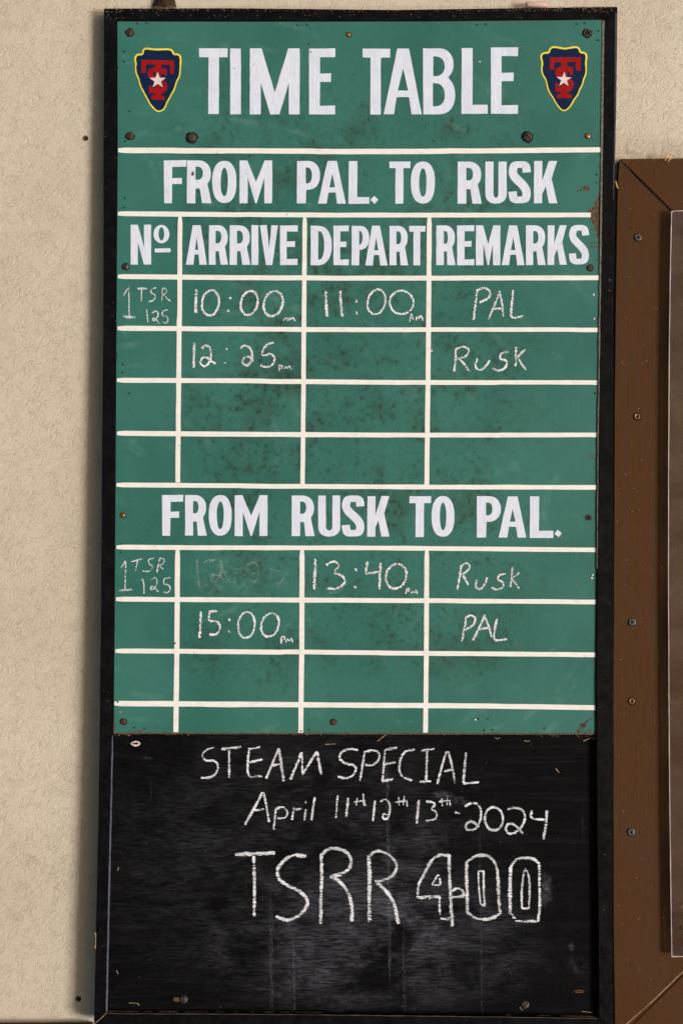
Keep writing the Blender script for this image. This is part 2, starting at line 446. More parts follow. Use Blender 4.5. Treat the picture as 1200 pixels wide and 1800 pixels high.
LO = [(183, 15), (182.5, 260), (181.5, 600), (178.5, 1000), (176, 1250), (173, 1450), (169.5, 1620), (165.7, 1790), (165.2, 1812)]
LI = [(206.5, 37.5), (207, 260), (204.5, 600), (203, 850), (201, 1120), (199, 1290), (196.2, 1420), (191.5, 1600), (187.5, 1781)]
RO = [(1084.5, 12), (1082, 200), (1078, 360), (1077.5, 700), (1077, 1100), (1076, 1500), (1076, 1810)]
RI = [(1061, 34.5), (1058, 260), (1055, 500), (1050.5, 760), (1048.5, 1000), (1047, 1200), (1048, 1400), (1050.5, 1650), (1051.5, 1790)]
def rail(outer, inner, name='frame_rail', label=None, pl=BOARD, off=0, thick=.026, m='frame', parent=None, bev=.0012, jit=.4):
    bm = bmesh.new()
    o = subdiv(outer); i = subdiv(inner)
    rs = random.Random(len(o) * 7)
    poly = [(x + rs.uniform(-jit, jit) * (0 < n < len(o) - 1), y) for n, (x, y) in enumerate(o)] + list(reversed(i))
    slab(bm, pl, poly, off, thick, bevel=bev)
    r = obj(name, bm, M[m], parent)
    if label: r['label'] = label
    return r
g = .5
rail(LO, LI, label='left upright of the black frame', parent=board)
rail(RO, RI, label='right upright of the black frame', parent=board)
rail([(183 + g, 15 - g), (400, 14), (700, 17), (900, 14), (1084.5 - g, 12 - g)], [(206.5 + g, 37.5 - g), (450, 37.5), (750, 37), (1061 - g, 34.5 - g)], label='dusty top rail of the black frame', parent=board, jit=0)
rail([(165.2 + g, 1812), (620, 1814), (1076 - g, 1812)], [(187.5 + g, 1781 + g), (500, 1783), (780, 1786), (1051.5 - g, 1790 + g)], label='bottom rail of the black frame', parent=board, jit=0)
# a stretched back that fills the frame
bm = bmesh.new()
slab(bm, BOARD, [(195, 28), (1070, 26), (1062, 1800), (178, 1796)], K0, .004)
cb = obj('chalkboard_panel', bm, M['board'], board)
cb['label'] = 'black chalkboard with visible wood grain and smeared chalk'
# dull line of bare wood where board and bottom rail meet
def ribbon_poly(pts, w, wob=.25, seed=1):
    rs = random.Random(seed); p = subdiv(pts, 14); a = []; b = []
    for i, (x, y) in enumerate(p):
        q = p[min(i + 1, len(p) - 1)]; r0 = p[max(i - 1, 0)]
        dx, dy = q[0] - r0[0], q[1] - r0[1]; L = math.hypot(dx, dy) or 1; nx, ny = -dy / L, dx / L
        ww = w[0] + (w[1] - w[0]) * i / (len(p) - 1) if isinstance(w, tuple) else w
        h1 = ww / 2 + rs.uniform(-wob, wob); h2 = ww / 2 + rs.uniform(-wob, wob)
        a.append((x + nx * h1, y + ny * h1)); b.append((x - nx * h2, y - ny * h2))
    return a + list(reversed(b))
bm = bmesh.new()
poly_sheet(bm, BOARD, [ribbon_poly([(190, 1779), (500, 1780.8), (780, 1784.2), (1050, 1788)], 2.2, .4)], K0 + .003, .002)
poly_sheet(bm, BOARD, [ribbon_poly([(166.5, 1800), (178, 1790), (188, 1780)], 1.1, .4)], .0006, .0010)
obj('joint_line', bm, M['seam'], board)
bm = bmesh.new(); poly_sheet(bm, BOARD, [ribbon_poly([(190, 1781.6), (500, 1783.4), (780, 1786.6), (1048, 1790.4)], 1.1, .35, 9)], .0004, .0006); obj('worn_or_lit_edge', bm, M['joint'], board)
# grey worn inner edge of the right upright
bm = bmesh.new()
poly_sheet(bm, BOARD, [ribbon_poly([(1059.8, 36), (1057.3, 260), (1054.8, 460), (1050.6, 760), (1048.6, 1000)], (4.2, 1.2), .5, 3)], -.0004 , .006)
obj('worn_or_lit_edge', bm, M['grime'], board)

# light along the uprights' inner and outer edges, painted as bluish strips
bm = bmesh.new(); poly_sheet(bm, BOARD, [ribbon_poly([(198.2, 1293), (195.4, 1420), (191.2, 1600), (187.6, 1778)], (1.8, 2.6), .35, 4)], .0004, .004); obj('worn_or_lit_edge', bm, M['edgeblue'], board)
bm = bmesh.new(); poly_sheet(bm, BOARD, [ribbon_poly([(1082.2, 22), (1081, 120), (1079.8, 240), (1077, 350)], (4.0, 1.4), .3, 5)], .0004, .004); obj('worn_or_lit_edge', bm, M['edgelilac'], board)

# ---------------------------------------------------------------- green panel
GT = [(206.5, 38), (400, 38.5), (750, 38), (900, 37), (1050, 35), (1058.5, 36)]
GR = [(1058, 45), (1056, 260), (1055.2, 340)]
CHIP = [(1050, 343), (1048, 352), (1043.5, 356), (1043, 363), (1035, 367), (1031.5, 370), (1034, 374), (1038, 379.5), (1035, 384), (1039, 389), (1042, 396), (1044.5, 403), (1049, 409), (1047, 415), (1052, 421), (1049, 427), (1053.5, 433), (1050.5, 438), (1053.6, 447)]
GR2 = [(1053.5, 470), (1052.5, 560), (1050, 700), (1048.3, 850), (1047.3, 1000), (1046.2, 1150), (1046, 1250), (1043, 1256), (1046, 1262), (1045.5, 1284)]
GB = [(1040, 1289), (850, 1288.3), (620, 1287.8), (400, 1288), (245, 1287.5), (240, 1284.5), (232, 1287.5), (202, 1287)]
GL = [(200.6, 1240), (202, 1100), (203, 850), (204.5, 600), (206.8, 260), (206, 120)]
paint = GT + GR + CHIP + GR2 + GB + GL
wood = [(206.3, 36.8), (600, 37), (1059, 34), (1057, 260), (1055, 460), (1050, 760), (1047.5, 1150), (1046.5, 1291.5), (620, 1291), (199.5, 1290), (202, 1100), (203, 850), (204.5, 600), (206.8, 260)]
bm = bmesh.new()
slab(bm, GREEN, wood, G0 - .0004, .0090, mi=1)
poly_sheet(bm, GREEN, [paint], G0, .0004, mi=0)
gp = obj('green_panel', bm, [M['green'], M['wood']], board)
gp['label'] = 'green painted plywood panel ruled and lettered as a time table, chipped at its right edge'

# isolated flakes where the paint is gone
def flake(pts, m='wood', off=.0003, name='paint_flake', pl=GREEN, b0=G0, parent=None, thick=.0004):
    bm = bmesh.new(); poly_sheet(bm, pl, [pts], b0 + off, thick)
    return obj(name, bm, M[m], parent or gp)
def blot(cx, cy, rx, ry, n=11, seed=0, rough=.35):
    rs = random.Random(seed + int(cx * 7 + cy)); return [(cx + math.cos(a) * rx * (1 + rs.uniform(-rough, rough)), cy + math.sin(a) * ry * (1 + rs.uniform(-rough, rough))) for a in [i * 2 * math.pi / n for i in range(n)]]
flake(blot(1029.5, 331, 5.5, 4, 13)); flake(blot(1020.5, 334, 2, 2)); flake(blot(1015.5, 336, 1.4, 2.2)); 
for x0, y, x1, wd in ((1038, 403, 1053, 1.4), (1042, 412, 1053, 1), (1037, 426.5, 1052, 1.6), (1037, 433, 1052, 2.4), (1043, 456.5, 1052, .9), (1032, 799, 1048, .7), (1033, 805, 1048, 1.2), (1040, 808, 1048, .8)):
    flake(ribbon_poly([(x0, y), (x1, y + .6)], (wd, wd * 1.3), .3, int(y)), 'rust' if y > 790 else 'wood')
for p in (((1024, 1276), (1031, 1268), (1040, 1262)), ((1024, 1278), (1022, 1284), (1030, 1289)), ((1020, 1279), (1013, 1287))):
    flake(ribbon_poly(list(p), 1.6, .5, int(p[1][0])), 'rust')
flake(blot(1024, 1275, 6, 4.5, 13), 'rust'); flake(blot(1018, 1286, 3, 3), 'wood'); flake(blot(1036, 1285, 5, 2.4), 'wood')
flake(blot(248, 1285.5, 4, 2.2), 'wood'); flake(blot(212, 1251.5, 3, 1.1), 'seam'); flake(blot(956, 1281, 1.6, 3.2), 'rust')
flake(blot(339, 305, 2.6, 3.4), 'rust', .0008); flake(blot(985, 943, 1.4, 3), 'brass', .0008); flake(blot(205, 625, 1.4, 6), 'rust'); flake(blot(206.8, 118, 1.2, 5), 'rust')
for x, y in ((218.5, 90), (218, 108), (241.5, 41.5), (258, 40.8), (227.5, 196), (220.5, 248), (523, 44.3), (540, 43.6), (543, 77), (838, 43.3), (853, 42.2), (1013.5, 42), (1026.5, 40.3), (1051, 54), (1050, 70.5), (220, 347.5), (218.5, 365), (216.5, 641), (216, 655), (227, 691), (236.5, 1279.5), (254, 1280.6), (543.5, 1283), (850.5, 1284.5), (865, 1283), (840, 1264), (857, 1264), (1048, 307), (1048, 321), (1045, 691.5), (213, 956), (308, 1131), (529, 1285), (762, 247.5), (546, 91), (212, 971), (207.5, 1234)):
    flake(blot(x, y, 1.5, 1.5, 8), 'slot', .0009, 'nail_hole')
for x, y in ((758.5, 616), (1040, 1016), (1041, 1011), (843, 108), (1043, 518), (1044, 560), (836, 1265)):
    flake(blot(x, y, 1.8, 1.8, 8, rough=.5), 'star', .0010, 'paint_fleck')

# ---------------------------------------------------------------- sign writer's letters
def P_(n, t=0): return n
def sup(cx, cy, rx, ry, a0, a1, n=14, e=2.3):
    out = []
    for i in range(n + 1):
        a = math.radians(a0 + (a1 - a0) * i / n); c, s = math.cos(a), math.sin(a)
        out.append((cx + rx * math.copysign(abs(c) ** (2 / e), c), cy + ry * math.copysign(abs(s) ** (2 / e), s)))
    return out
def wobble(loop, seed, amp=.38):
    """hand-painted edges: long straight runs get a little drift"""
    out = []; n = len(loop)
    for i in range(n):
        a, b = loop[i], loop[(i + 1) % n]; L = math.hypot(b[0] - a[0], b[1] - a[1]); m = max(1, int(L / 7))
        for j in range(m):
            x, y = a[0] + (b[0] - a[0]) * j / m, a[1] + (b[1] - a[1]) * j / m
            q = Vector((x * .06, y * .06, seed * 3.7))
            out.append((x + amp * (mnoise.noise(q) + .5 * mnoise.noise(q * 3)), y + amp * mnoise.noise(q + Vector((9, 4, 2)))))
    return out
def gT(x0, x1, y0, y1, s, b, xs=None):
    c = xs if xs else (x0 + x1) / 2 - s / 2
    return [[(x0, y0), (x1 + .3, y0), (x1, y0 + b), (c + s, y0 + b), (c + s - .3, y1), (c, y1), (c + .4, y0 + b), (x0 + .3, y0 + b)]]
def gI(x0, x1, y0, y1, s, b): return [[(x0, y0), (x1, y0 + .5), (x1, y1), (x0, y1)]]
def gL(x0, x1, y0, y1, s, b): return [[(x0, y0), (x0 + s, y0), (x0 + s - .6, y1 - b), (x1, y1 - b), (x1, y1), (x0 - .6, y1)]]
def gE(x0, x1, y0, y1, s, b, mid=.44):
    ym = y0 + (y1 - y0) * mid; w = x1 - x0
    return [[(x0, y0), (x1, y0 - .5), (x1 - .3, y0 + b), (x0 + s, y0 + b), (x0 + s, ym - b / 2 + .5), (x1 - .16 * w, ym - b / 2), (x1 - .17 * w, ym + b / 2), (x0 + s, ym + b / 2), (x0 + s - .3, y1 - b), (x1 - .2, y1 - b - .6), (x1 - .4, y1), (x0 + .2, y1)]]
def gF(x0, x1, y0, y1, s, b):
    ym = y0 + (y1 - y0) * .48; w = x1 - x0
    return [[(x0, y0), (x1 + .4, y0 - .5), (x1, y0 + b), (x0 + s, y0 + b + .5), (x0 + s, ym - b / 2 + .5), (x1 - .19 * w, ym - b / 2), (x1 - .19 * w, ym + b / 2), (x0 + s, ym + b / 2), (x0 + s - .5, y1), (x0 + .8, y1)]]
def gO(x0, x1, y0, y1, s, b):
    cx, cy = (x0 + x1) / 2, (y0 + y1) / 2
    return [sup(cx, cy, (x1 - x0) / 2, (y1 - y0) / 2, 0, 348, 34, 2.35), sup(cx, cy, (x1 - x0) / 2 - s, (y1 - y0) / 2 - b, 0, 345, 24, 2.2)]
def bowl(xc, x1, ya, yb, n=12, e=2.2): return sup(xc, (ya + yb) / 2, x1 - xc, (yb - ya) / 2, -90, 90, n, e)
def gD(x0, x1, y0, y1, s, b):
    xc = x0 + (x1 - x0) * .35
    return [[(x0, y0)] + bowl(xc, x1, y0, y1, 18) + [(x0, y1)], [(x0 + s, y0 + b)] + bowl(max(xc, x0 + s + 1), x1 - s, y0 + b, y1 - b, 14) + [(x0 + s, y1 - b)]]
def gP(x0, x1, y0, y1, s, b, wb=.68):
    yb = y0 + (y1 - y0) * wb; xc = x0 + (x1 - x0) * .48
    return [[(x0, y0)] + bowl(xc, x1, y0, yb, 16) + [(x0 + s + 1, yb), (x0 + s, y1), (x0 - .3, y1)], [(x0 + s, y0 + b)] + bowl(max(x0 + s + 1.5, xc - 1), x1 - s * .93, y0 + b, yb - b, 10) + [(x0 + s, yb - b)]]
def gR(x0, x1, y0, y1, s, b, wb=.60):
    H = y1 - y0; yb = y0 + H * wb; xr = x1 - (x1 - x0) * .03; xc = x0 + (x1 - x0) * .45
    o = bowl(xc, xr, y0, y0 + H * .62, 16)
    o = [p for p in o if p[1] < y0 + H * .50 or p[0] > x1 - (x1 - x0) * .18]
    o = [p for p in o if p[1] < y0 + H * .545]
    return [[(x0, y0)] + o + [(x1 - (x1 - x0) * .17, y0 + H * .56), (x1, y1), (x1 - s * 1.12, y1), (x0 + s + (x1 - x0) * .17, yb + H * .055), (x0 + s, yb + H * .055), (x0 + s, y1), (x0 - .3, y1)],
            [(x0 + s, y0 + b)] + bowl(x0 + s + (x1 - x0) * .1, xr - s * .95, y0 + b, yb - b * 1.0, 10) + [(x0 + s, yb - b)]]
def gB(x0, x1, y0, y1, s, b):
    H = y1 - y0; ym = y0 + H * .455; xc = x0 + (x1 - x0) * .5
    o1 = [p for p in bowl(xc, x1 - 3, y0, ym + 3, 14) if p[1] < ym - 1]; o2 = [p for p in bowl(xc, x1, ym - 5, y1, 14) if p[1] > ym + 2]
    return [[(x0, y0)] + o1 + [(x1 - (x1 - x0) * .2, ym)] + o2 + [(x0 + .5, y1)],
            [(x0 + s, y0 + b)] + bowl(x0 + s + 4, x1 - 3 - s * .85, y0 + b, ym - 4, 10) + [(x0 + s, ym - 4)],
            [(x0 + s - .6, ym + 8.5)] + bowl(x0 + s + 4, x1 - s, ym + 8.5, y1 - b, 10) + [(x0 + s - .6, y1 - b)]]
def gA(x0, x1, y0, y1, s, b, ap=None, k=.55):
    H = y1 - y0; a0, a1 = ap if ap else (x0 + (x1 - x0) * .36, x0 + (x1 - x0) * .67)
    foot = s * 1.0
    def lx(y): return x0 + foot + (a0 + (a1 - a0) * .60 - x0 - foot) * (y1 - y) / H * 1.0
    def rx(y): return x1 - foot - (x1 - foot - (a0 + (a1 - a0) * .42)) * (y1 - y) / H * 1.0
    yb = y1 - H * .262; yh = yb - b * .95
    # apex of the counter: where both inner edges meet
    lo, hi = y0, yh
    for _ in range(30):
        mid = (lo + hi) / 2
        if lx(mid) < rx(mid) - .6: hi = mid
        else: lo = mid
    return [[(a0, y0), (a1, y0), (x1, y1), (x1 - foot, y1), (rx(yb), yb), (lx(yb), yb), (x0 + foot, y1), (x0, y1)],
            [((lx(hi) + rx(hi)) / 2, max(hi, y0 + H * .3)), (rx(yh), yh), (lx(yh), yh)]]
def gM(x0, x1, y0, y1, s, b, a=None, yv=.50, yi=.40, gap=1.2):
    a = a or s * .95; H = y1 - y0; xc = (x0 + x1) / 2
    return [[(x0, y0), (x0 + a, y0), (xc, y0 + H * yv), (x1 - a, y0), (x1, y0), (x1 - .3, y1), (x1 - s, y1), (x1 - s, y0 + H * yi), (xc + gap, y1), (xc - gap, y1), (x0 + s, y0 + H * yi), (x0 + s, y1), (x0 - .3, y1)]]
def gN(x0, x1, y0, y1, s, b):
    H = y1 - y0
    return [[(x0, y0), (x0 + s, y0), (x1 - s + .3, y0 + H * .58), (x1 - s, y0), (x1, y0), (x1, y1), (x1 - s, y1), (x0 + s, y0 + H * .44), (x0 + s, y1), (x0, y1)]]
def gU(x0, x1, y0, y1, s, b):
    H = y1 - y0; cx = (x0 + x1) / 2; yc = y1 - H * .24
    o = sup(cx, yc, (x1 - x0) / 2, H * .24, 0, 180, 14, 2.3); i = sup(cx, yc, (x1 - x0) / 2 - s, H * .24 - b, 180, 0, 10, 2.1)
    return [[(x1, y0)] + o + [(x0, y0), (x0 + s, y0)] + i + [(x1 - s, y0)]]
def gV(x0, x1, y0, y1, s, b):
    c = (x0 + x1) / 2
    return [[(x0, y0), (x0 + s, y0 - .5), (c + .5, y0 + (y1 - y0) * .60), (x1 - s * .95, y0), (x1, y0), (c + 6, y1), (c - 5, y1)]]
def gK(x0, x1, y0, y1, s, b):
    H = y1 - y0; w = x1 - x0
    return [[(x0, y0), (x0 + s, y0), (x0 + s - .3, y0 + H * .47), (x0 + w * .64, y0), (x1, y0), (x0 + w * .76, y0 + H * .42), (x1, y1), (x1 - s, y1), (x0 + w * .50, y0 + H * .60), (x0 + s - .3, y0 + H * .78), (x0 + s - .3, y1), (x0 - .3, y1)]]
def gS(x0, x1, y0, y1, s, b):
    w, H = x1 - x0, y1 - y0; h = s / 2; hb = b / 2 + .4
    c = [(x1 - h, y0 + H * .27), (x1 - h - .6, y0 + H * .17), (x0 + w * .74, y0 + H * .085), (x0 + w * .5, y0 + hb), (x0 + w * .27, y0 + H * .09), (x0 + h, y0 + H * .22), (x0 + h + 1, y0 + H * .33), (x0 + w * .40, y0 + H * .45), (x0 + w * .62, y0 + H * .55), (x1 - h - 1, y0 + H * .68), (x1 - h, y0 + H * .79), (x0 + w * .75, y0 + H * .91), (x0 + w * .5, y1 - hb), (x0 + w * .26, y0 + H * .92), (x0 + h + .6, y0 + H * .83), (x0 + h, y0 + H * .72)]
    for _ in range(2):
        q = [c[0]]
        for a, d in zip(c, c[1:]): q += [(a[0] * .75 + d[0] * .25, a[1] * .75 + d[1] * .25), (a[0] * .25 + d[0] * .75, a[1] * .25 + d[1] * .75)]
        c = q + [c[-1]]
    L, Rr = [], []
    n = len(c)
    for i, (x, y) in enumerate(c):
        q = c[min(i + 1, n - 1)]; p = c[max(i - 1, 0)]; dx, dy = q[0] - p[0], q[1] - p[1]; l = math.hypot(dx, dy) or 1
        hx = h if abs(dy) > abs(dx) else (h * abs(dy) + (b / 2) * abs(dx)) / (abs(dx) + abs(dy))
        if .4 < i / n < .6: hx = h * 1.05
        L.append((x - dy / l * hx, y + dx / l * hx)); Rr.append((x + dy / l * hx, y - dx / l * hx))
    return ('strip', L, Rr)
def strip_mesh(bm, L, Rr, off, thick, pl=GREEN):
    a = [bm.verts.new(pl.at(x, y, off)) for x, y in L]; c = [bm.verts.new(pl.at(x, y, off)) for x, y in Rr]
    a2 = [bm.verts.new(v.co - pl.n * thick) for v in a]; c2 = [bm.verts.new(v.co - pl.n * thick) for v in c]
    for i in range(len(a) - 1):
        f = bm.faces.new([a[i], a[i + 1], c[i + 1], c[i]]); f.normal_update()
        if f.normal.dot(pl.n) < 0: f.normal_flip()
        bm.faces.new([a[i], a[i + 1], a2[i + 1], a2[i]]); bm.faces.new([c[i], c[i + 1], c2[i + 1], c2[i]])
G = dict(T=gT, I=gI, L=gL, E=gE, F=gF, O=gO, D=gD, P=gP, R=gR, B=gB, A=gA, M=gM, N=gN, U=gU, V=gV, K=gK, S=gS)
seedn = [0]
def letter(ch, x0, x1, y0, y1, s, b, **kw):
    seedn[0] += 1
    shape = G[ch](x0, x1, y0, y1, s, b, **kw); bm = bmesh.new()
    if shape[0] == 'strip': strip_mesh(bm, shape[1], shape[2], G0 + .0005, .0004)
    else: poly_sheet(bm, GREEN, [wobble(L, seedn[0]) for L in shape], G0 + .0005, .0004)
    return obj('painted_letter', bm, M['letter'], gp)
# TIME TABLE
letter('T', 350, 400, 85, 200.5, 18.8, 15.5, xs=366.2); letter('I', 404.7, 423.4, 85, 200.8, 18.7, 15)
letter('M', 439.3, 526.7, 85, 201, 19, 15, a=20.3, yv=.67, yi=.52, gap=8); letter('E', 543, 589.3, 85.5, 201, 19.3, 15, mid=.44)
letter('T', 637, 685.2, 85.5, 201.3, 18.5, 15.5, xs=650.5); letter('A', 674, 740.8, 85.3, 200.8, 18, 12, ap=(698, 718.3))
letter('B', 743, 799.5, 85, 201, 18, 14); letter('L', 811, 856.6, 84.5, 200, 19.3, 15.8); letter('E', 862, 910, 83.5, 200, 18.8, 15, mid=.443)
# FROM PAL. TO RUSK
a = 'FROM'; s = 14.8
letter('F', 288, 327.5, 282, 357.2, 14.8, 11); letter('R', 329, 372, 281.8, 357.2, 14.6, 11); letter('O', 373, 415.6, 282.7, 356.8, 15, 12)
letter('M', 421.3, 478.5, 282, 357.2, 14, 11)
letter('P', 522, 562.3, 283, 357.4, 15.2, 11.3); letter('A', 558.6, 607.6, 283, 358, 15.4, 9.5, ap=(575.4, 591.8)); letter('L', 612.8, 648.8, 283.2, 358.2, 15.3, 11.8)
letter('T', 683.8, 720.7, 284, 357.8, 14.4, 11.4, xs=694.4); letter('O', 721.7, 764, 283.8, 357.8, 14.7, 12)
letter('R', 804, 846.4, 284, 358, 15, 11); letter('U', 852.4, 889.8, 284, 358, 14.4, 10.5); letter('S', 893, 932.4, 283, 357.5, 14.6, 11.5); letter('K', 938, 978.6, 282.8, 357.3, 14.5, 11)
# column heads
letter('N', 230, 265.9, 395, 465, 12.6, 10); 
letter('A', 327, 363.8, 395.8, 465.3, 13.2, 8.5, ap=(339, 352.8)); letter('R', 367.5, 401, 395.8, 465.2, 11.6, 9.6); letter('R', 404, 440, 396, 465.5, 12.6, 9.6)
letter('I', 442, 454, 395.5, 465.5, 12, 10); letter('V', 456.5, 488.6, 396, 465.8, 12.4, 10); letter('E', 492, 523.4, 396.5, 465.8, 12, 10.3, mid=.47)
letter('D', 546, 583, 396.7, 466.2, 13.2, 9.5); letter('E', 585.6, 613, 396.8, 466.2, 12.2, 9.8, mid=.47); letter('P', 618, 648.8, 397, 466.2, 12.9, 9, wb=.61)
letter('A', 641.9, 681, 396.8, 466.5, 13, 8.5, ap=(653.6, 667.2)); letter('R', 684.4, 717, 397, 466.3, 12, 9.5); letter('T', 718.5, 747.2, 397, 466.3, 12.4, 10, xs=725.9)
letter('R', 766.4, 800, 396.2, 466, 13, 9.8); letter('E', 802.8, 833.2, 396.4, 466.2, 13.2, 10, mid=.46); letter('M', 836, 878.8, 396.2, 466.2, 13, 10, yv=.47, yi=.46)
letter('A', 881, 921.2, 396.3, 466, 13, 8.6, ap=(894, 908.3)); letter('R', 923.8, 958.5, 396.2, 465.8, 12.5, 9.8); letter('K', 961.8, 995.2, 396, 465.5, 12, 9); letter('S', 999, 1034.6, 394.8, 465.2, 12.4, 9.8)
# FROM RUSK TO PAL.
letter('F', 284.8, 322, 870.3, 941.8, 15, 11.3); letter('R', 325.7, 363.5, 870.2, 941.5, 14, 10.5); letter('O', 367, 407.4, 870, 941.6, 14, 11.5); letter('M', 412.6, 470.2, 870.6, 942.2, 14.2, 11)
letter('R', 512.8, 553, 871, 942.3, 14.6, 10.5); letter('U', 559, 597.6, 871, 943, 13.6, 10.5); letter('S', 600.4, 640.4, 870.5, 943.3, 14.2, 11.2); letter('K', 645.5, 684, 872, 943.3, 14.2, 11)
letter('T', 719.2, 757, 872.3, 944, 14.8, 12, xs=730); letter('O', 758, 798.2, 872, 943.3, 14.4, 11.5)
letter('P', 837.6, 879.8, 872, 945, 16, 11.2, wb=.62); letter('A', 875.8, 924.2, 872.5, 945, 15.2, 9.4, ap=(891.8, 909)); letter('L', 931, 971.8, 872.3, 945.5, 16, 12.5)
def mark(loops, name='painted_mark', m='letter', off=.0005, parent=None, seed=5, amp=.3):
    bm = bmesh.new(); poly_sheet(bm, GREEN, [wobble(l, seed, amp) for l in loops], G0 + off, .0004)
    return obj(name, bm, M[m], parent or gp)
mark([[(657.6, 344.3), (664.6, 351.2), (658, 358.4), (650.6, 351.2)]], 'painted_full_stop')
mark([[(979, 931), (986.4, 937.3), (981.5, 944.2), (973.6, 938.4)]], 'painted_full_stop')
mark([sup(284, 411.4, 14, 16.2, 0, 350, 24, 2), sup(284, 411, 5, 12, 0, 345, 16, 1.9)], 'painted_letter')
mark([[(272.5, 437), (299, 436.4), (300.6, 440), (299, 443.4), (273, 443.6), (271.6, 440.4)]], 'painted_underline')

# ruled lines
HL = [([(208, 264), (400, 265.2), (560, 266), (700, 266), (860, 265.2), (1055, 263.6)], (9.6, 9.0)),
      ([(207.5, 375.5), (500, 378), (760, 378.3), (1037.5, 378)], (8.6, 8.2)),
      ([(207.5, 486), (400, 487.6), (600, 488.6), (800, 488.5), (1052, 488)], (8.6, 8.2)),
      ([(207, 577), (400, 578.2), (620, 579.6), (1050.5, 579.8)], (8.8, 7.6)),
      ([(206, 668.2), (400, 669.4), (700, 672), (1050, 672.6)], (8.6, 7.8)),
      ([(206, 761.6), (400, 763), (750, 765), (1049, 764.6)], (8.8, 8)),
      ([(205, 852.3), (500, 854.5), (800, 856), (1048, 856.6)], (8.2, 8)),
      ([(205, 961.8), (400, 963), (650, 963.3), (850, 965), (1047, 966.8)], (8.4, 8)),
      ([(204, 1053.2), (400, 1054.4), (650, 1055.4), (850, 1057), (1046.8, 1058.4)], (8.6, 8.2)),
      ([(203, 1144.2), (400, 1145.2), (640, 1147.6), (850, 1149.3), (1046, 1150.8)], (8.4, 8.2)),
      ([(201.4, 1236.6), (400, 1237.8), (620, 1239.6), (850, 1241.2), (1045.5, 1244.2)], (9.6, 8.8))]
VL = [([(316.3, 381), (315.4, 600), (312.7, 848)], 8.2), ([(535.6, 382), (534, 600), (531.6, 851)], 7.8), ([(754.3, 382), (752.6, 600), (749.6, 852)], 8.4),
      ([(312.3, 966), (311, 1150), (309.3, 1287)], 8.8), ([(530.8, 967), (530.3, 1150), (528.6, 1288)], 8.6), ([(749.7, 967), (749, 1150), (747.6, 1288)], 8.2)]
def rule(pts, w, off, seed):
    rs = random.Random(seed); p = subdiv(pts, 11); a, b = [], []
    w0, w1 = w if isinstance(w, tuple) else (w, w)
    step = 0
    for i, (x, y) in enumerate(p):
        t = i / (len(p) - 1); h = (w0 + (w1 - w0) * t) / 2
        if rs.random() < .05: step = rs.uniform(-.5, .5)      # where the brush was lifted and set down again
        nz1 = mnoise.noise(Vector((t * 14, seed, 0))) * .45; nz2 = mnoise.noise(Vector((t * 14, seed, 7))) * .45
        if i == 0 and len(p) > 20: h *= .72
        q = p[min(i + 1, len(p) - 1)]; r0 = p[max(i - 1, 0)]; dx, dy = q[0] - r0[0], q[1] - r0[1]; L = math.hypot(dx, dy)
        nx, ny = -dy / L, dx / L
        a.append((x + nx * (h + nz1 + step), y + ny * (h + nz1 + step))); b.append((x - nx * (h + nz2 - step * .6), y - ny * (h + nz2 - step * .6)))
    bm = bmesh.new(); strip_mesh(bm, a, b, G0 + off, .0003)
    return obj('ruled_line', bm, M['rule'], gp)
for i, (p, w) in enumerate(HL): rule(p, w, .0003, i + 1)
for i, (p, w) in enumerate(VL): rule(p, w, .00042, i + 31)

# ---------------------------------------------------------------- arrowhead badges
def badge(ox, oy, sc, outline, parts, star, lab):
    def tr(pts): return [(ox + x / sc, oy + y / sc) for x, y in pts]
    def smooth(c, it=2):
        for _ in range(it):
            q = []
            for i in range(len(c)):
                a, d = c[i], c[(i + 1) % len(c)]; q += [(a[0] * .75 + d[0] * .25, a[1] * .75 + d[1] * .25), (a[0] * .25 + d[0] * .75, a[1] * .25 + d[1] * .75)]
            c = q
        return c
    o = smooth(outline); cx = sum(p[0] for p in o) / len(o); cy = sum(p[1] for p in o) / len(o)
    # inner edge: move each point inwards along its normal
    n = len(o); inn = []
    for i in range(n):
        p, q = o[i - 1], o[(i + 1) % n]; dx, dy = q[0] - p[0], q[1] - p[1]; L = math.hypot(dx, dy) or 1
        nx, ny = -dy / L, dx / L
        wd = 34 if o[i][1] < 500 else 26
        inn.append((o[i][0] + nx * wd, o[i][1] + ny * wd))
    bm = bmesh.new()
    poly_sheet(bm, GREEN, [tr(o)], G0 + .0003, .0003, 0)
    poly_sheet(bm, GREEN, [tr(inn)], G0 + .0005, .0002, 1)
    for i, p in enumerate(parts):
        if p[0] == 'line':
            c = p[2]
            for _ in range(2):
                q = [c[0]]
                for a, d in zip(c, c[1:]): q += [(a[0] * .75 + d[0] * .25, a[1] * .75 + d[1] * .25), (a[0] * .25 + d[0] * .75, a[1] * .25 + d[1] * .75)]
                c = q + [c[-1]]
            poly_sheet(bm, GREEN, [ribbon_poly(tr(c), p[1] / sc, 0)], G0 + .0006 + i * .00004, .0001, 2)
        else: poly_sheet(bm, GREEN, [tr(p)], G0 + .0006 + i * .00004, .0001, 2)
    poly_sheet(bm, GREEN, [tr(star)], G0 + .0011, .0002, 3)
    e = obj('emblem', bm, [M['yellow'], M['navy'], M['red'], M['star']], gp); e['label'] = lab
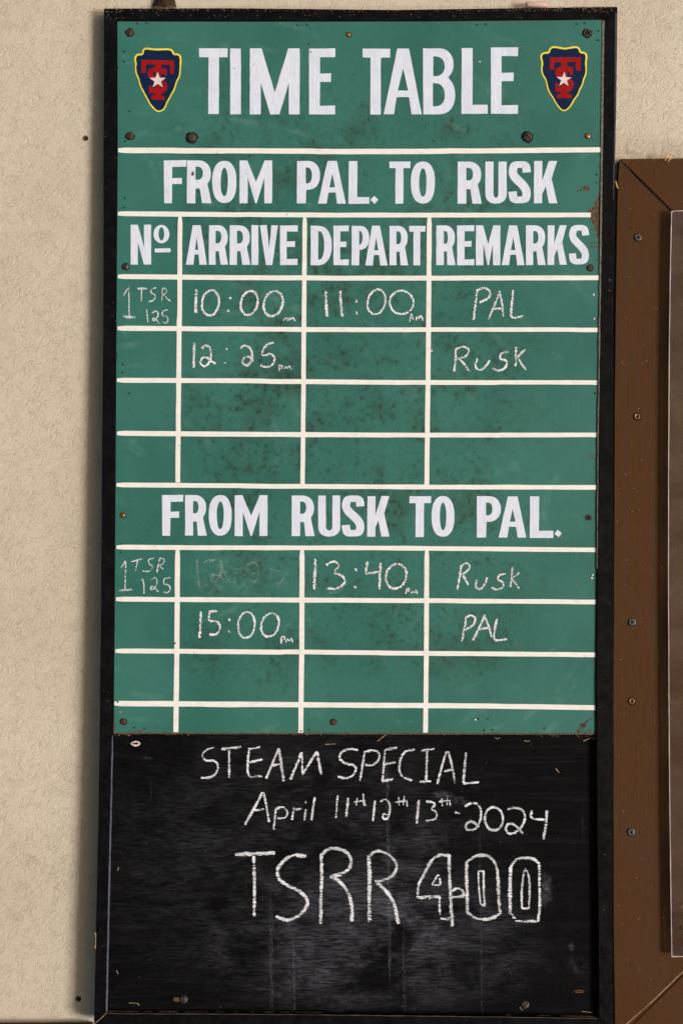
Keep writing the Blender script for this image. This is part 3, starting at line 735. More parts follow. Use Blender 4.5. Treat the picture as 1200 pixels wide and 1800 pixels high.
OL = [(340, 150), (450, 160), (560, 172), (740, 160), (840, 175), (880, 225), (890, 265), (945, 258), (1000, 280), (1030, 340), (1028, 450), (1015, 560), (1010, 660), (990, 730), (950, 790), (920, 900), (890, 980), (840, 1060), (800, 1140), (760, 1200), (730, 1290), (690, 1350), (600, 1392), (520, 1360), (460, 1290), (410, 1230), (370, 1150), (320, 1060), (280, 980), (235, 900), (210, 810), (190, 730), (145, 640), (135, 530), (140, 450), (118, 380), (140, 300), (190, 262), (275, 268), (272, 215), (300, 165)]
PL = [[(262, 385), (885, 395), (885, 478), (262, 465)], [(258, 460), (345, 462), (340, 632), (258, 632)], [(805, 470), (885, 475), (882, 658), (812, 652)],
      [(520, 462), (640, 468), (630, 1070), (530, 1070)], [(450, 1065), (705, 1072), (705, 1155), (452, 1145)], [(512, 1072), (640, 1074), (605, 1030), (548, 1030)],
      ('line', 92, [(735, 620), (690, 605), (640, 590), (520, 565), (425, 600), (425, 680), (470, 730), (590, 780), (690, 830), (715, 900), (680, 970), (600, 1000), (500, 985), (455, 950)]),
      [(690, 545), (735, 550), (750, 685), (700, 680)], [(405, 875), (445, 870), (470, 960), (430, 1030), (405, 1025)]]
def star_(cx, cy, r, k=.40, rot=0): return [(cx + (r if i % 2 == 0 else r * k) * math.sin(i * math.pi / 5 + rot), cy - (r if i % 2 == 0 else r * k) * math.cos(i * math.pi / 5 + rot)) for i in range(10)]
badge(225, 70, 10.909, OL, PL, star_(572, 778, 162), 'left navy arrowhead emblem with red letters and a white star')
OR_ = [(360, 118), (450, 130), (560, 155), (650, 140), (760, 120), (830, 130), (865, 180), (875, 230), (940, 225), (985, 265), (1005, 320), (985, 430), (990, 560), (985, 660), (940, 760), (915, 870), (860, 960), (830, 1060), (780, 1120), (740, 1180), (690, 1270), (630, 1340), (560, 1375), (490, 1350), (430, 1280), (380, 1210), (330, 1110), (270, 1030), (225, 920), (205, 800), (170, 730), (125, 660), (110, 560), (125, 440), (95, 350), (105, 270), (170, 232), (255, 232), (262, 180), (300, 135)]
PR = [[(285, 338), (875, 335), (875, 420), (285, 425)], [(280, 420), (372, 422), (355, 580), (278, 572)], [(778, 418), (875, 418), (868, 592), (775, 586)],
      [(500, 420), (612, 420), (610, 1045), (490, 1045)], [(412, 1045), (695, 1045), (695, 1115), (412, 1115)], [(470, 1046), (640, 1046), (600, 1005), (510, 1005)],
      ('line', 96, [(700, 590), (640, 560), (540, 550), (430, 580), (425, 650), (470, 710), (580, 760), (680, 800), (700, 880), (660, 940), (590, 970), (480, 960), (430, 930)]),
      [(680, 520), (720, 515), (720, 670), (665, 670)], [(385, 830), (430, 825), (440, 900), (410, 990), (380, 985)]]
badge(940, 70, 10.909, OR_, PR, star_(552, 762, 152, .38, .03), 'right navy arrowhead emblem with red letters and a white star')

# ---------------------------------------------------------------- chalk handwriting
def chaik(c, it=2):
    if len(c) < 3: return subdiv(c, 6)
    for _ in range(it):
        q = [c[0]]
        for a, d in zip(c, c[1:]): q += [(a[0] * .75 + d[0] * .25, a[1] * .75 + d[1] * .25), (a[0] * .25 + d[0] * .75, a[1] * .25 + d[1] * .75)]
        c = q + [c[-1]]
    return c
def ell(cx, cy, rx, ry, tilt=0, start=-80, sweep=372):
    out = []
    for i in range(26):
        a = math.radians(start + sweep * i / 25); x, y = rx * math.cos(a), ry * math.sin(a); t = math.radians(tilt)
        out.append((cx + x * math.cos(t) - y * math.sin(t), cy + x * math.sin(t) + y * math.cos(t)))
    return out
def chalk(name_lab, Z, strokes, w, m, parent, b0, pl, base_off=.0007):
    """strokes in measured coordinates (Z = origin and scale they were measured at)"""
    ox, oy, sc = Z; bm = bmesh.new(); uvl = bm.loops.layers.uv.new('stroke')
    k = 0
    for st in strokes:
        ww = w
        if isinstance(st, tuple) and isinstance(st[0], (int, float)) and len(st) == 2 and isinstance(st[1], list): ww, st = st
        if isinstance(st, tuple): st = [(st[0] - 3, st[1] - 6), (st[0], st[1] + 6)]; ww = w * 1.2
        k += 1; pts = chaik([(ox + x / sc, oy + y / sc) for x, y in st]); n = len(pts); rs = random.Random(k * 13 + n)
        prev = None; off = b0 + base_off + k * .00004; L = 0
        for i, (x, y) in enumerate(pts):
            q = pts[min(i + 1, n - 1)]; p = pts[max(i - 1, 0)]; dx, dy = q[0] - p[0], q[1] - p[1]; l = math.hypot(dx, dy) or 1
            h = ww * (.47 if pl is GREEN else .50) * (1 + .22 * mnoise.noise(Vector((x * .09, y * .09, k)))) * (.8 if i in (0, n - 1) else 1)
            nx, ny = -dy / l, dx / l
            cur = (bm.verts.new(pl.at(x + nx * h, y + ny * h, off)), bm.verts.new(pl.at(x - nx * h, y - ny * h, off)))
            if prev:
                f = bm.faces.new([prev[0], cur[0], cur[1], prev[1]]); f.normal_update()
                uvs = [(0, (i - 1) * .1), (0, i * .1), (1, i * .1), (1, (i - 1) * .1)]
                for lp in f.loops:
                    lp[uvl].uv = (0, i * .1) if lp.vert in (prev[0], cur[0]) else (1, i * .1)
                if f.normal.dot(pl.n) < 0: f.normal_flip()
            prev = cur
    o = obj('chalk_writing', bm, M[m], parent); o['label'] = name_lab
    return o
Z1, Z2, Z3, Z4 = (190, 470, 3.333), (520, 470, 2.143), (180, 840, 2.727), (580, 840, 2.4)
cg = lambda lab, Z, st, w=4.6, m='chalkG': chalk(lab, Z, st, w, m, gp, G0, GREEN)
cg('chalk entry 1 TSR 125 in the upper table', Z1, [[(90, 168), (122, 112)], [(122, 112), (124, 285)], (5.5, [(90, 288), (125, 293), (160, 290)]), (4.5, [(172, 124), (230, 124)]), [(196, 128), (196, 200)],
    [(282, 118), (252, 128), (250, 150), (280, 162), (270, 195), (238, 200)], [(320, 118), (316, 195)], [(318, 120), (346, 128), (342, 150), (318, 160)], (4, [(325, 160), (366, 200)]),
    [(226, 245), (234, 322)], [(258, 268), (280, 252), (298, 272), (285, 300), (262, 318), (262, 298), (280, 300), (300, 328)], [(322, 255), (352, 247)], [(320, 255), (316, 282), (345, 286), (354, 308), (342, 328), (318, 320)]], 3.0, 'chalkGs')
cg('chalk time 10:00 am', Z1, [(6.0, [(518, 128), (515, 200), (514, 270)]), ell(600, 208, 50, 75, 8), (718, 180), (706, 255), ell(827, 208, 49, 72, 14), ell(967, 212, 55, 76, 16), (3.1, [(1027, 312), (1042, 290), (1052, 312)]), (3.1, [(1055, 312), (1062, 292), (1070, 308), (1082, 290), (1095, 315)])], 5.2)
cg('chalk time 12:25 pm', Z1, [(5.4, [(506, 440), (504, 510), (502, 588)]), [(548, 474), (575, 454), (602, 474), (604, 520), (590, 565), (563, 584), (540, 566), (548, 532), (575, 522), (600, 545), (630, 564)], (698, 478), (2, [(680, 560), (692, 558)]),
    [(775, 472), (800, 454), (838, 474), (848, 520), (835, 562), (806, 578), (782, 555), (794, 528), (822, 518), (852, 550)], [(925, 450), (972, 441)], [(930, 450), (904, 488), (903, 522), (950, 502), (980, 528), (965, 572), (922, 588), (892, 572)],
    (3.1, [(1000, 572), (1002, 608)]), (3.1, [(1000, 575), (1020, 573), (1017, 592), (1002, 594)]), (3.1, [(1030, 598), (1040, 578), (1050, 594), (1062, 574), (1076, 598)])], 5.0)
cg('chalk time 11:00 am', Z2, [(5.6, [(112, 88), (114, 140), (117, 185)]), (5.6, [(166, 88), (170, 140), (175, 185)]), (229, 126), (230, 172), ell(303, 130, 33, 48, 14), ell(397, 132, 45, 44, 20),
    (3.1, [(427, 205), (434, 168), (441, 198)]), (3.1, [(430, 190), (440, 190)]), (3.1, [(452, 200), (455, 182), (462, 195), (470, 178), (478, 200)])], 4.6)
cg('chalk word PAL in the first remarks row', Z2, [[(682, 85), (675, 140), (668, 198)], [(678, 90), (705, 74), (732, 88), (728, 116), (690, 132)], [(768, 88), (748, 140), (725, 195)], [(765, 90), (776, 140), (780, 185)], [(745, 156), (778, 154)], [(817, 85), (812, 140), (806, 195), (853, 182)]], 4.8)
cg('chalk word Rusk in the upper remarks column', Z2, [[(602, 310), (600, 350), (596, 392)], [(598, 312), (630, 294), (655, 312), (640, 335), (605, 346)], [(615, 345), (635, 365), (653, 392)], [(684, 342), (672, 370), (688, 390), (712, 378), (730, 348)],
    [(798, 318), (770, 322), (766, 345), (794, 350), (792, 376), (765, 391), (738, 380)], [(828, 300), (827, 340), (826, 372)], (5.4, [(862, 308), (830, 342)]), (5.4, [(832, 340), (865, 386)])], 4.6)
cg('chalk entry 1 TSR 125 in the lower table', Z3, [[(90, 432), (112, 395)], [(112, 395), (110, 535)], (4.2, [(82, 540), (143, 536)]), [(138, 402), (190, 388)], [(170, 396), (158, 452)], [(250, 385), (220, 390), (222, 412), (246, 425), (226, 450), (194, 446)], (4, [(275, 385), (262, 455)]),
    [(275, 384), (300, 388), (292, 415), (268, 420)], [(272, 420), (292, 438)], [(183, 492), (198, 482), (200, 555)], [(230, 490), (255, 474), (266, 500), (250, 532), (228, 536), (238, 512), (268, 546)], [(295, 482), (327, 478)], [(297, 482), (292, 510), (320, 512), (328, 536), (308, 554), (296, 545)]], 3.0, 'chalkGs')
cg('wiped ghost of the chalk time 12:25', Z3, [(5, [(452, 390), (456, 450), (464, 525)]), [(512, 402), (545, 388), (575, 405), (570, 450), (545, 500), (518, 502), (522, 462), (568, 472), (580, 490)], (640, 455), (615, 500), [(690, 420), (722, 398), (752, 430), (745, 475), (725, 502), (702, 490), (712, 460), (742, 452)], [(806, 400), (800, 440), (850, 440), (872, 470), (860, 500), (830, 506)], [(480, 410), (500, 396), (540, 392)], (3, [(585, 460), (610, 500)])], 4.6, 'chalkGh')
cg('first digit 1 of the chalk time 13:40', Z3, [(5.8, [(1020, 388), (1018, 460), (1015, 535)])], 5.2)
cg('digit 3 of the chalk time 13:40', Z3, [[(1072, 418), (1108, 396), (1140, 418), (1100, 458), (1150, 464), (1166, 500), (1125, 534), (1076, 530)]], 5.2)
cg('smudged shadow of the chalk 3', Z3, [(4, [(1150, 462), (1176, 500), (1130, 545), (1085, 552)])], 5, 'chalkGh')
cg('chalk digits 40 pm', Z4, [(110, 388), (107, 460), (5.2, [(158, 352), (152, 380), (150, 404)]), [(150, 405), (210, 396)], (5.4, [(212, 358), (210, 410), (208, 470)]), ell(278, 415, 43, 53, 18), (3.1, [(318, 490), (324, 465), (336, 468), (328, 480)]), (3.1, [(342, 488), (348, 474), (356, 486), (362, 470), (368, 490)])], 5.0)
cg('chalk word Rusk in the lower remarks column', Z4, [[(553, 368), (545, 420), (536, 472)], [(548, 374), (575, 355), (594, 378), (560, 406)], [(555, 402), (568, 425), (582, 452)], [(618, 430), (610, 460), (630, 474), (652, 450), (662, 420)], [(740, 405), (712, 408), (702, 430), (732, 440), (730, 462), (700, 474), (680, 462)], [(768, 378), (764, 420), (760, 462)], [(798, 398), (762, 428)], [(765, 425), (798, 468)]], 4.4)
cg('chalk word PAL in the lower remarks column', Z4, [[(572, 588), (565, 640), (555, 690)], [(568, 590), (595, 577), (615, 592), (602, 626), (565, 642)], (5.4, [(652, 578), (630, 630), (602, 685)]), [(650, 580), (668, 625), (680, 672)], [(625, 640), (665, 632)], [(703, 595), (690, 650), (690, 690), (745, 680)]], 4.6)
cg('chalk time 15:00 pm', Z3, [(5.6, [(472, 640), (470, 700), (466, 768)]), (5, [(510, 640), (550, 638)]), [(515, 645), (508, 690), (545, 682), (570, 715), (548, 754), (513, 750)], (611, 680), (608, 735), ell(690, 705, 40, 63, 6), ell(803, 705, 41, 58, 18), (3.1, [(857, 795), (856, 760), (874, 760), (872, 776), (858, 779)]), (3.1, [(878, 788), (888, 768), (895, 784), (905, 765), (912, 788)])], 4.8)

Z5, Z6, Z7, Z8 = (330, 1290, 3.4286), (640, 1290, 3.4286), (400, 1460, 3.75), (690, 1460, 3.75)
cbk = lambda lab, Z, st, w=5.6, m='chalkB': chalk(lab, Z, st, w, m, cb, K0, BOARD)
cbk('chalk word STEAM', Z5, [(4, [(160, 82), (120, 90), (88, 118), (90, 145)]), [(90, 140), (110, 165), (160, 160), (186, 185), (178, 232), (140, 264), (80, 266)], (6.5, [(203, 92), (322, 78)]), [(250, 98), (250, 265)], [(370, 85), (360, 180), (362, 266), (448, 252)], [(365, 92), (435, 78)], [(368, 172), (450, 155)],
    [(548, 88), (510, 180), (472, 270)], (6.5, [(548, 88), (565, 190), (578, 285)]), [(505, 192), (560, 178)], (6.4, [(688, 110), (655, 190), (618, 275)]), (4.6, [(688, 110), (690, 240)]), [(690, 245), (778, 105)], (7, [(778, 108), (790, 180), (805, 245)])])
cbk('chalk word SPECIAL', Z6, [[(1025 - 1063, 97), (970 - 1063, 88), (918 - 1063, 112), (912 - 1063, 152), (950 - 1063, 182), (1008 - 1063, 188), (1016 - 1063, 220), (990 - 1063, 258), (950 - 1063, 270), (903 - 1063, 258)],
    [(3, 100), (-10, 190), (-25, 280)], [(0, 108), (50, 96), (92, 112), (90, 158), (50, 192), (5, 186)], [(125, 95), (118, 190), (110, 288)], (6.2, [(108, 288), (175, 270)]), (6.2, [(125, 97), (197, 82)]), [(125, 182), (188, 172)],
    [(305, 98), (250, 98), (216, 150), (208, 212), (225, 262), (288, 280)], [(343, 100), (422, 90)], (6, [(378, 100), (376, 190), (372, 285)]), [(333, 289), (402, 285)], [(495, 105), (465, 200), (440, 302)], [(505, 105), (530, 200), (545, 296)], [(480, 225), (535, 215)], (6.4, [(612, 112), (603, 200), (597, 295)]), [(595, 300), (690, 290)]])
cbk('chalk word April', Z5, [(6.4, [(452, 352), (400, 450), (345, 548)]), [(458, 355), (475, 440), (490, 532)], [(395, 464), (460, 452)], [(530, 450), (525, 510), (518, 576)], [(530, 452), (575, 436), (606, 470), (590, 510), (540, 508)], [(640, 445), (634, 480), (628, 518)], [(635, 458), (685, 450)], [(710, 455), (703, 522)], (712, 412), (6, [(765, 382), (755, 450), (745, 520)])], 5.2)
cbk('chalk date 11th 12th 13th', Z6, [(5.4, [(902 - 1063, 372), (893 - 1063, 508)]), (6, [(965 - 1063, 385), (955 - 1063, 500)]), (4, [(1020 - 1063, 385), (1015 - 1063, 430)]), (4, [(1000 - 1063, 410), (1070 - 1063, 402)]), (4, [(1057 - 1063, 360), (1060 - 1063, 435)]), (4, [(1060 - 1063, 405), (1072 - 1063, 434)]),
    (5.6, [(64, 402), (52, 525)]), [(95, 408), (125, 392), (156, 418), (154, 470), (142, 512), (110, 514), (114, 478), (152, 492)], (4, [(205, 380), (210, 430)]), (4, [(185, 412), (262, 402)]), (4, [(240, 375), (235, 430)]), (4, [(256, 405), (258, 440)]),
    (6, [(328, 398), (322, 470), (315, 540)]), [(372, 410), (408, 408), (430, 428), (396, 452), (436, 468), (436, 508), (400, 524), (368, 522)], (4, [(465, 390), (470, 435)]), (4, [(448, 408), (518, 402)]), (4, [(500, 372), (498, 430)]), (4, [(514, 402), (518, 435)])], 5.0)
cbk('chalk year 2024', Z6, [(5, [(545, 473), (575, 479)]), [(605, 438), (650, 410), (694, 430), (706, 480), (692, 545), (660, 580), (612, 578), (610, 542), (650, 522), (690, 562)], ell(780, 512, 55, 70, -4), [(862, 454), (920, 440), (970, 475), (965, 535), (920, 592), (872, 606), (846, 575), (866, 536), (905, 545), (955, 602)],
    [(1010, 460), (996, 512), (1085, 518)], (7, [(1098, 462), (1094, 540), (1078, 636)])], 6.0)
cbk('large chalk letters TSRR', Z7, [(8.6, [(50, 157), (150, 152), (312, 147)]), (7.4, [(172, 165), (178, 330), (176, 570)]), (8.8, [(518, 165), (430, 165)]), [(470, 160), (410, 168), (360, 205), (325, 258), (332, 318), (390, 362), (475, 398), (528, 450), (524, 505), (470, 565), (410, 592), (350, 582), (320, 560)],
    (8, [(618, 150), (620, 300), (614, 460), (612, 615)]), [(618, 168), (650, 124), (720, 114), (785, 142), (818, 195), (806, 252), (750, 287), (672, 305)], (8.4, [(678, 308), (740, 330), (790, 400), (820, 480), (818, 598)]),
    (9.6, [(930, 165), (935, 300), (932, 450), (932, 602)]), (6.6, [(930, 180), (958, 140), (1010, 132), (1074, 165), (1118, 228), (1102, 285), (1050, 322), (968, 334)]), (8.8, [(975, 338), (1050, 400), (1100, 480), (1124, 614)])], 8.0)
cbk('large outlined chalk number 400', Z8, [[(370, 162), (290, 163), (240, 215), (200, 300), (168, 352), (163, 440)], (8, [(163, 442), (310, 436)]), (5.4, [(310, 436), (306, 490), (312, 555)]), [(315, 575), (350, 588), (392, 572)], (8, [(370, 155), (372, 300), (380, 420), (386, 540), (392, 632)]), (6.4, [(385, 400), (430, 374), (468, 400), (462, 436)]), (8, [(385, 444), (470, 432)]),
    (5, [(298, 290), (256, 358)]), (5, [(256, 358), (308, 358)]), (5.4, [(312, 358), (312, 325), (298, 290)]),
    [(545, 168), (620, 158), (672, 205), (690, 270)], (8, [(690, 265), (696, 400), (706, 552)]), [(712, 540), (650, 584), (552, 586), (492, 540)], (8, [(490, 545), (490, 400), (484, 290), (488, 200)]), [(485, 205), (548, 166)],
    (4, [(563, 268), (566, 380), (578, 485)]), (5, [(565, 268), (602, 268)]), (5.6, [(598, 268), (598, 380), (605, 495)]), (5, [(580, 488), (605, 496)]),
    [(812, 188), (860, 178), (930, 184), (966, 222)], (6.8, [(964, 215), (966, 400), (970, 500), (955, 600)]), (6, [(955, 597), (810, 596)]), [(812, 594), (772, 540)], (8.4, [(772, 545), (770, 400), (776, 240)]), [(774, 245), (812, 190)],
    (5.6, [(872, 250), (896, 292), (902, 400), (895, 514)]), (5, [(895, 514), (850, 512)]), (5.6, [(850, 512), (848, 400), (858, 300), (872, 250)])], 6.8)
# white rimmed chip near the top left of the chalkboard
bm = bmesh.new(); poly_sheet(bm, BOARD, [[(229.5, 1307), (234, 1303.6), (239, 1302), (244.5, 1303.5), (247.6, 1307), (244, 1311), (238, 1312.4), (233, 1310.5)]], K0 + .0006, .0005)
poly_sheet(bm, BOARD, [[(231, 1307), (236, 1305.8), (241, 1304.8), (245.5, 1307.4), (240, 1309), (235, 1308)]], K0 + .0009, .0003, 1)
o = obj('paint_chip', bm, [M['chip'], M['navy']], cb); o['label'] = 'small oval white-rimmed chip in the black paint'

# ---------------------------------------------------------------- screws
def screw(cx, cy, r, m, parent, b0, slot_deg=None, cross=False, hole=False, name='screw', pl=BOARD, dome=.45, label=None):
    c = pl.at(cx, cy, b0); n = pl.n; r = r / 1000
    u = Vector((1, 0, 0)); v = n.cross(u).normalized(); u = v.cross(n).normalized()
    bm = bmesh.new(); seg = 18; rings = []
    prof = [(1.0, -.0005), (1.0, r * .12), (.93, r * .26), (.72, r * dome * .85), (.4, r * dome), (.0, r * dome)] if not hole else [(1.0, -.0003), (.95, r * .22), (.78, r * .30), (.55, r * .12), (.45, -.0002), (.0, -.0002)]
    rs = random.Random(int(cx + cy))
    for (k, h) in prof:
        if k == 0: rings.append([bm.verts.new(c + n * h)]); continue
        rings.append([bm.verts.new(c + (u * math.cos(a) + v * math.sin(a)) * r * k * (1 + rs.uniform(-.04, .04)) + n * h) for a in [i * 2 * math.pi / seg for i in range(seg)]])
    for a, b in zip(rings, rings[1:]):
        for i in range(seg):
            j = (i + 1) % seg
            f = bm.faces.new([a[i], a[j], b[0]] if len(b) == 1 else [a[i], a[j], b[j], b[i]]); f.smooth = True
            if hole and (len(b) == 1 or b is rings[-2]): f.material_index = 1
    def bar(deg, L, wd):
        a = math.radians(deg); d = u * math.cos(a) + v * math.sin(a); e = n.cross(d); top = r * dome + .0002
        q = [c + d * L * s1 + e * wd * s2 + n * top for s1, s2 in ((-1, -1), (1, -1), (1, 1), (-1, 1))]
        q2 = [p - n * .0009 for p in q]; vs = [bm.verts.new(p) for p in q + q2]
        fs = [bm.faces.new([vs[i] for i in t]) for t in ((0, 1, 2, 3), (0, 4, 5, 1), (1, 5, 6, 2), (2, 6, 7, 3), (3, 7, 4, 0))]
        for f in fs: f.material_index = 1
    if slot_deg is not None: bar(slot_deg, r * .84, r * .13)
    if cross: bar(20, r * .45, r * .16); bar(110, r * .449, r * .159)
    o = obj(name, bm, [M[m], M['slot']], parent)
    if label: o['label'] = label
    return o
for (x, y, r, m, kw) in ((228, 57.5, 6.4, 'rust', dict(slot_deg=80)), (228.8, 239, 6.6, 'rust', dict(slot_deg=88)), (337, 241.5, 8.6, 'dark', {}), (926, 240.5, 8.6, 'dark', dict(slot_deg=-42)),
        (221, 468.5, 5.8, 'zinc', dict(slot_deg=85)), (1031, 58, 7.0, 'rust', dict(hole=True)), (1032, 239, 4.6, 'brass', {}), (612, 60.5, 4.2, 'brass', {}), (1036, 470.5, 5, 'rust', {}),
        (216, 905.5, 4.4, 'brass', {}), (1033, 909.5, 4.6, 'rust', dict(hole=True)), (217, 1268, 5, 'rust', {}), (585.5, 1269, 5, 'rust', {})):
    flake(blot(x + .3, y + .4, r * 1.28, r * 1.22, 14, 3, .16), 'slot' if m != 'zinc' else 'dark', .0002, 'rust_ring', thick=.0003)
    screw(x, y, r, m, board, G0 + .0003, pl=GREEN, **kw)
for (x, y, r, a, l) in ((323, 1756.5, 7.2, 80, 'slotted screw at lower left of the chalkboard'), (922, 1766, 7.4, 42, 'slotted screw at lower right of the chalkboard')):
    screw(x, y, r, 'dark', board, K0, slot_deg=a, label=l)
flake(blot(311, 1757, 5.5, 4.2, 12), 'wood', .0006, 'paint_chip', b0=K0, parent=cb, pl=BOARD)

# ---------------------------------------------------------------- grit that has settled on the frame
def grit(name, spots, pl, b0, m, parent, lab=None, size=(.5, 1.5)):
    """spots: (x0, x1, y0, y1, count)"""
    bm = bmesh.new(); rs = random.Random(len(spots) + int(spots[0][0]))
    for (x0, x1, y0, y1, n) in spots:
        for _ in range(n):
            x = rs.uniform(x0, x1); y = y0 + (y1 - y0) * rs.random() ** 2.2
            c = pl.at(x, y, b0); a, s1, s2 = rs.uniform(0, 3.14), rs.uniform(*size) / 1000, rs.uniform(*size) / 2000
            d = Vector((math.cos(a), 0, math.sin(a))); e = Vector((-d.z, 0, d.x)); t = pl.n * rs.uniform(.0005, .0016)
            ps = [c - d * s1, c + e * s2, c + d * s1, c - e * s2, c + t]
            v = [bm.verts.new(p) for p in ps]
            for i in range(4): bm.faces.new([v[i], v[(i + 1) % 4], v[4]])
    o = obj(name, bm, M[m], parent); o['kind'] = 'stuff'
    if lab: o['label'] = lab
    return o
grit('grit', [(186, 1080, 11.5, 20, 900), (186, 1080, 14, 34, 120), (1020, 1082, 12, 22, 60), (184, 215, 18, 40, 26)], BOARD, .0001, 'seed', board, 'tan grit and splinters caught along the top rail', (.4, 1.4))
grit('grit', [(184, 204, 30, 1780, 60), (1060, 1076, 40, 1700, 70), (178, 198, 1240, 1330, 14)], BOARD, .0001, 'grime', board, 'fine dust specks on the uprights', (.25, .7))
grit('grit', [(199, 250, 1288, 1293, 60), (250, 1046, 1289, 1292, 90), (940, 1050, 1289, 1296, 90)], GREEN, G0 - .002, 'seed', board, 'crumbs along the lower edge of the green panel')
# thin broken threads and splinters lying on the chalkboard
def twig(pts, w, m, parent, pl, b0, name='splinter'):
    bm = bmesh.new(); poly = ribbon_poly([tuple(p) for p in chaik(pts)], w, w * .2, int(pts[0][0])); poly_sheet(bm, pl, [poly], b0 + .001, .0008)
    return obj(name, bm, M[m], parent)
for pts, wd in (([(571, 1308.5), (590, 1307.5)], .9), ([(227, 1763), (243, 1763.5), (245, 1768)], .7), ([(921, 1302), (926, 1303.5), (930, 1302)], 1), ([(663, 1303), (672, 1296), (678, 1292)], .9), ([(869, 1296), (874, 1299.5), (878, 1296)], .8), ([(976, 1351), (982, 1358)], 1.1), ([(1022, 1778), (1040, 1780)], .6), ([(205, 1706), (208, 1712)], .8), ([(207, 1530), (209, 1524)], 1), ([(918, 1765), (913, 1772), (918, 1776)], .8), ([(1040, 1300), (1050, 1294), (1058, 1290)], 1), ([(1024, 1303), (1040, 1296)], .9)):
    twig(pts, wd, 'seed', cb, BOARD, K0)
twig([(168, 1640), (170, 1655), (168, 1668)], 2.2, 'seed', board, BOARD, -.002)

# ---------------------------------------------------------------- stick of chalk lying on the frame
def rod(p0, p1, r0, r1, seg=16, cap=.0006):
    bm = bmesh.new(); d = (p1 - p0).normalized(); u = d.cross(Vector((0, 1, .3))).normalized(); v = d.cross(u)
    prof = [(0, r0 * .45), (.0015, r0 * .75), (.0035, r0), ((p1 - p0).length - cap, r1), ((p1 - p0).length, r1 * .88)]
    rings = [[bm.verts.new(p0 + d * t + (u * math.cos(a) + v * math.sin(a)) * r) for a in [i * 2 * math.pi / seg for i in range(seg)]] for t, r in prof]
    for a, b in zip(rings, rings[1:]):
        for i in range(seg): f = bm.faces.new([a[i], a[(i + 1) % seg], b[(i + 1) % seg], b[i]]); f.smooth = True
    bm.faces.new(list(reversed(rings[0]))); bm.faces.new(rings[-1]); return bm
tp = BOARD.at(0, 12.0, -.011); 
a0, a1 = BOARD.at(923, 8.0, -.008), BOARD.at(961.5, 8.8, -.008)
o = tag(obj('chalk_stick', rod(a0, a1, .0050, .0050), M['pink']), 'short stick of pinkish white chalk lying on top of the black frame', 'chalk')
# dry curled leaf stuck above the frame
bm = bmesh.new(); rs = random.Random(4); row = []
for j in range(9):
    t = j / 8; y = 13.2 - 34 * t; half = 20 * (1 - t) ** .5 + 2; r = []
    for i in range(9):
        s = i / 8 * 2 - 1; x = 289 + s * half + 2 * t
        r.append(bm.verts.new(WALL.at(x, y, .004 + .016 * (1 - s * s) * (1 - .4 * t) + .003 * math.sin(s * 9 + t * 4))))
    row.append(r)
for a, b in zip(row, row[1:]):
    for i in range(8): f = bm.faces.new([a[i], a[i + 1], b[i + 1], b[i]]); f.smooth = True
bmesh.ops.solidify(bm, geom=list(bm.faces), thickness=.0012)
tag(obj('dry_leaf', bm, M['nest']), 'curled dark brown dry leaf standing on the frame top at the upper left', 'leaf')

# ---------------------------------------------------------------- brown case to the right
BL = [(1087.5, 281), (1084, 340), (1081.8, 480), (1079, 700), (1078, 950), (1076.7, 1200), (1076.7, 1550), (1078, 1680), (1080.5, 1830)]
cbase = CASE.at(1400, 1870); cbase.y = 0
case = tag(empty('display_case', cbase), 'brown painted wooden frame with a clear plastic cover at the right edge', 'display case')
rail(BL + [(1071, 1838)][:0], [(1215, 407)] + [(1213, 800), (1212, 1200), (1214, 1500), (1216, 1697)], name='frame_board', label='left upright of the brown frame', pl=CASE, off=0, thick=.017, m='brown', parent=case, bev=.0008, jit=.25)
rail([(1089.0, 279.5), (1300, 277), (1760, 275)], [(1216, 405.5), (1400, 405), (1640, 404)], name='frame_board', label='top board of the brown frame', pl=CASE, off=0, thick=.017, m='brown', parent=case, bev=.0008, jit=0)
rail([(1080.8, 1831), (1300, 1834), (1770, 1836)], [(1217, 1697.5), (1400, 1698), (1640, 1699)], name='frame_board', label='bottom board of the brown frame', pl=CASE, off=-.0003, thick=.0165, m='brown', parent=case, bev=.0008, jit=0)
bm = bmesh.new(); slab(bm, CASE, [(1205, 395), (1650, 395), (1650, 1710), (1205, 1710)], -.004, .006); obj('back_panel', bm, M['brown'], case)
bm = bmesh.new(); slab(bm, CASE, [(1641, 404), (1762, 276), (1772, 1836), (1641, 1698)], -.0002, .0168); obj('frame_board', bm, M['brown'], case)
bm = bmesh.new(); poly_sheet(bm, CASE, [ribbon_poly([(1101, 1800.5), (1130, 1774), (1160, 1746), (1180, 1727), (1204, 1704)], 1.6, .7, 8)], .0004, .0010); obj('joint_line', bm, M['seam'], case)
bm = bmesh.new(); poly_sheet(bm, CASE, [ribbon_poly([(1089, 282), (1110, 304), (1140, 334), (1177, 371)], 1.5, .3, 8)], .0003, .0006); obj('joint_line', bm, M['slot'], case)
PLT = [(1179.5, 371.5), (1177.3, 480), (1175.6, 600), (1174.3, 800), (1174, 1050), (1175, 1250), (1177, 1480), (1180, 1681)]
bm = bmesh.new(); slab(bm, CASE, [(x + 1, y) for x, y in PLT] + [(1690, 1684), (1690, 370)], .016, .003)
pt = obj('clear_cover', bm, M['plate'], case); pt['label'] = 'scuffed clear plastic cover with a bright cut edge'
bm = bmesh.new(); poly_sheet(bm, CASE, [ribbon_poly(PLT, 1.25, .2, 2)], .0163, .0036); poly_sheet(bm, CASE, [ribbon_poly([(1180, 1681.5), (1400, 1682.5), (1690, 1685)], 1.5, .25, 2)], .0163, .0036)
poly_sheet(bm, CASE, [ribbon_poly([(1179.5, 372), (1186, 370.6), (1400, 370), (1690, 369)], 1.3, .25, 2)], .0163, .0036)
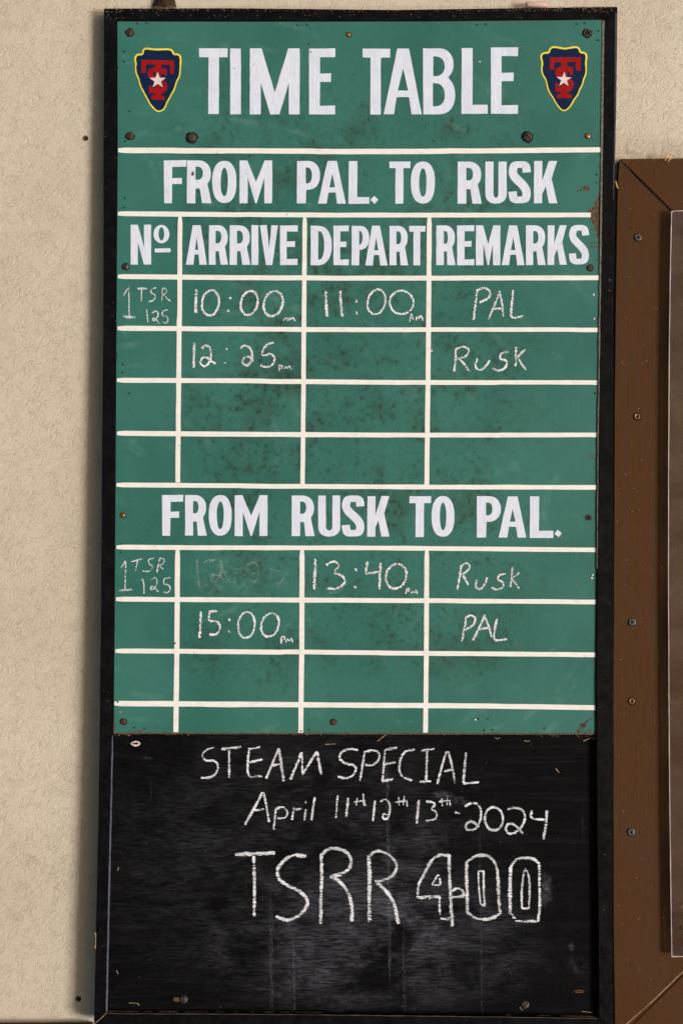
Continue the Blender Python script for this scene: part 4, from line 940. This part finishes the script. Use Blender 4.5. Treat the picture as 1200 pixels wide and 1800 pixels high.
obj('cut_edge', bm, M['rim'], pt)
for (x, y, m, kw) in ((1120.5, 417.5, 'zinc', dict(cross=True)), (1119, 732, 'brass', dict(hole=True)), (1110, 1093.5, 'zinc', dict(cross=True)), (1109.5, 1232.5, 'brass', dict(hole=True)), (1108.5, 1462.5, 'zinc', dict(cross=True))):
    bm = bmesh.new(); poly_sheet(bm, CASE, [blot(x - .4, y + .4, 7.6, 7.4, 16, 1, .06)], .0003, .0003); obj('screw_recess', bm, M['slot'], case)
    screw(x, y, 6.4 if m == 'zinc' else 5, m, case, .0004, pl=CASE, dome=.25, label='cross-head screw' if m == 'zinc' else 'brass coloured screw', **kw)
screw(1199, 1632, 4.5, 'rust', case, .0163, pl=CASE, hole=True, label='rusty screw through the plastic cover')
grit('grit', [(1085, 1200, 279, 300, 60), (1086, 1104, 284, 300, 40), (1080, 1200, 300, 1790, 90), (1180, 1200, 375, 1680, 40)], CASE, .0002, 'seed', case, 'pale crumbs on the brown frame', (.4, 1.2))
# dry straw caught at its upper edge
bm = bmesh.new()
for pts, wd in (([(1160, 272), (1167, 276), (1172, 283)], 1.4), ([(1172, 284), (1178, 279), (1184, 274)], 2.0), ([(1164, 279), (1170, 271)], 1.2), ([(1174, 268), (1180, 273), (1184, 275)], 1.2), ([(1158, 276), (1168, 278)], 1.0), ([(1167, 281), (1176, 284)], 1.3)):
    poly_sheet(bm, CASE, [ribbon_poly(chaik(pts), wd, .3, int(pts[0][0]))], .004, .0014)
tag(obj('dry_straw', bm, M['straw']), 'tuft of dry straw caught on the top edge of the brown frame', 'straw')
twig([(1081, 318), (1083, 325), (1085, 331)], 1.8, 'straw', case, CASE, .002)

# ---------------------------------------------------------------- old fixings in the wall
for (x, y, r, lab) in ((150.5, 243, 5, 'rusty brown fixing plug with a dark hole in the wall beside the upper frame'), (138, 1756, 5.2, 'dark nail hole in the wall at the lower left')):
    bm = bmesh.new(); poly_sheet(bm, WALL, [blot(x, y, r, r * .95, 14, 2, .08)], .0008, .0012, 0); poly_sheet(bm, WALL, [blot(x + 2.4, y + .8, r * .5, r * .55, 10, 2, .1)], .0012, .0006, 1)
    tag(obj('wall_plug', bm, [M['rust'] if y > 1000 else M['wood'], M['slot']]), lab, 'wall plug')

# ledge that starts just at the bottom edge of the picture
bm = bmesh.new(); slab(bm, WALL, [(-120, 1806), (160, 1804), (160, 1860), (-120, 1860)], .022, .0222, bevel=.0008)
tag(obj('wall_ledge', bm, M['brown']), 'edge of a brown wooden ledge on the wall at the very bottom left', 'ledge')
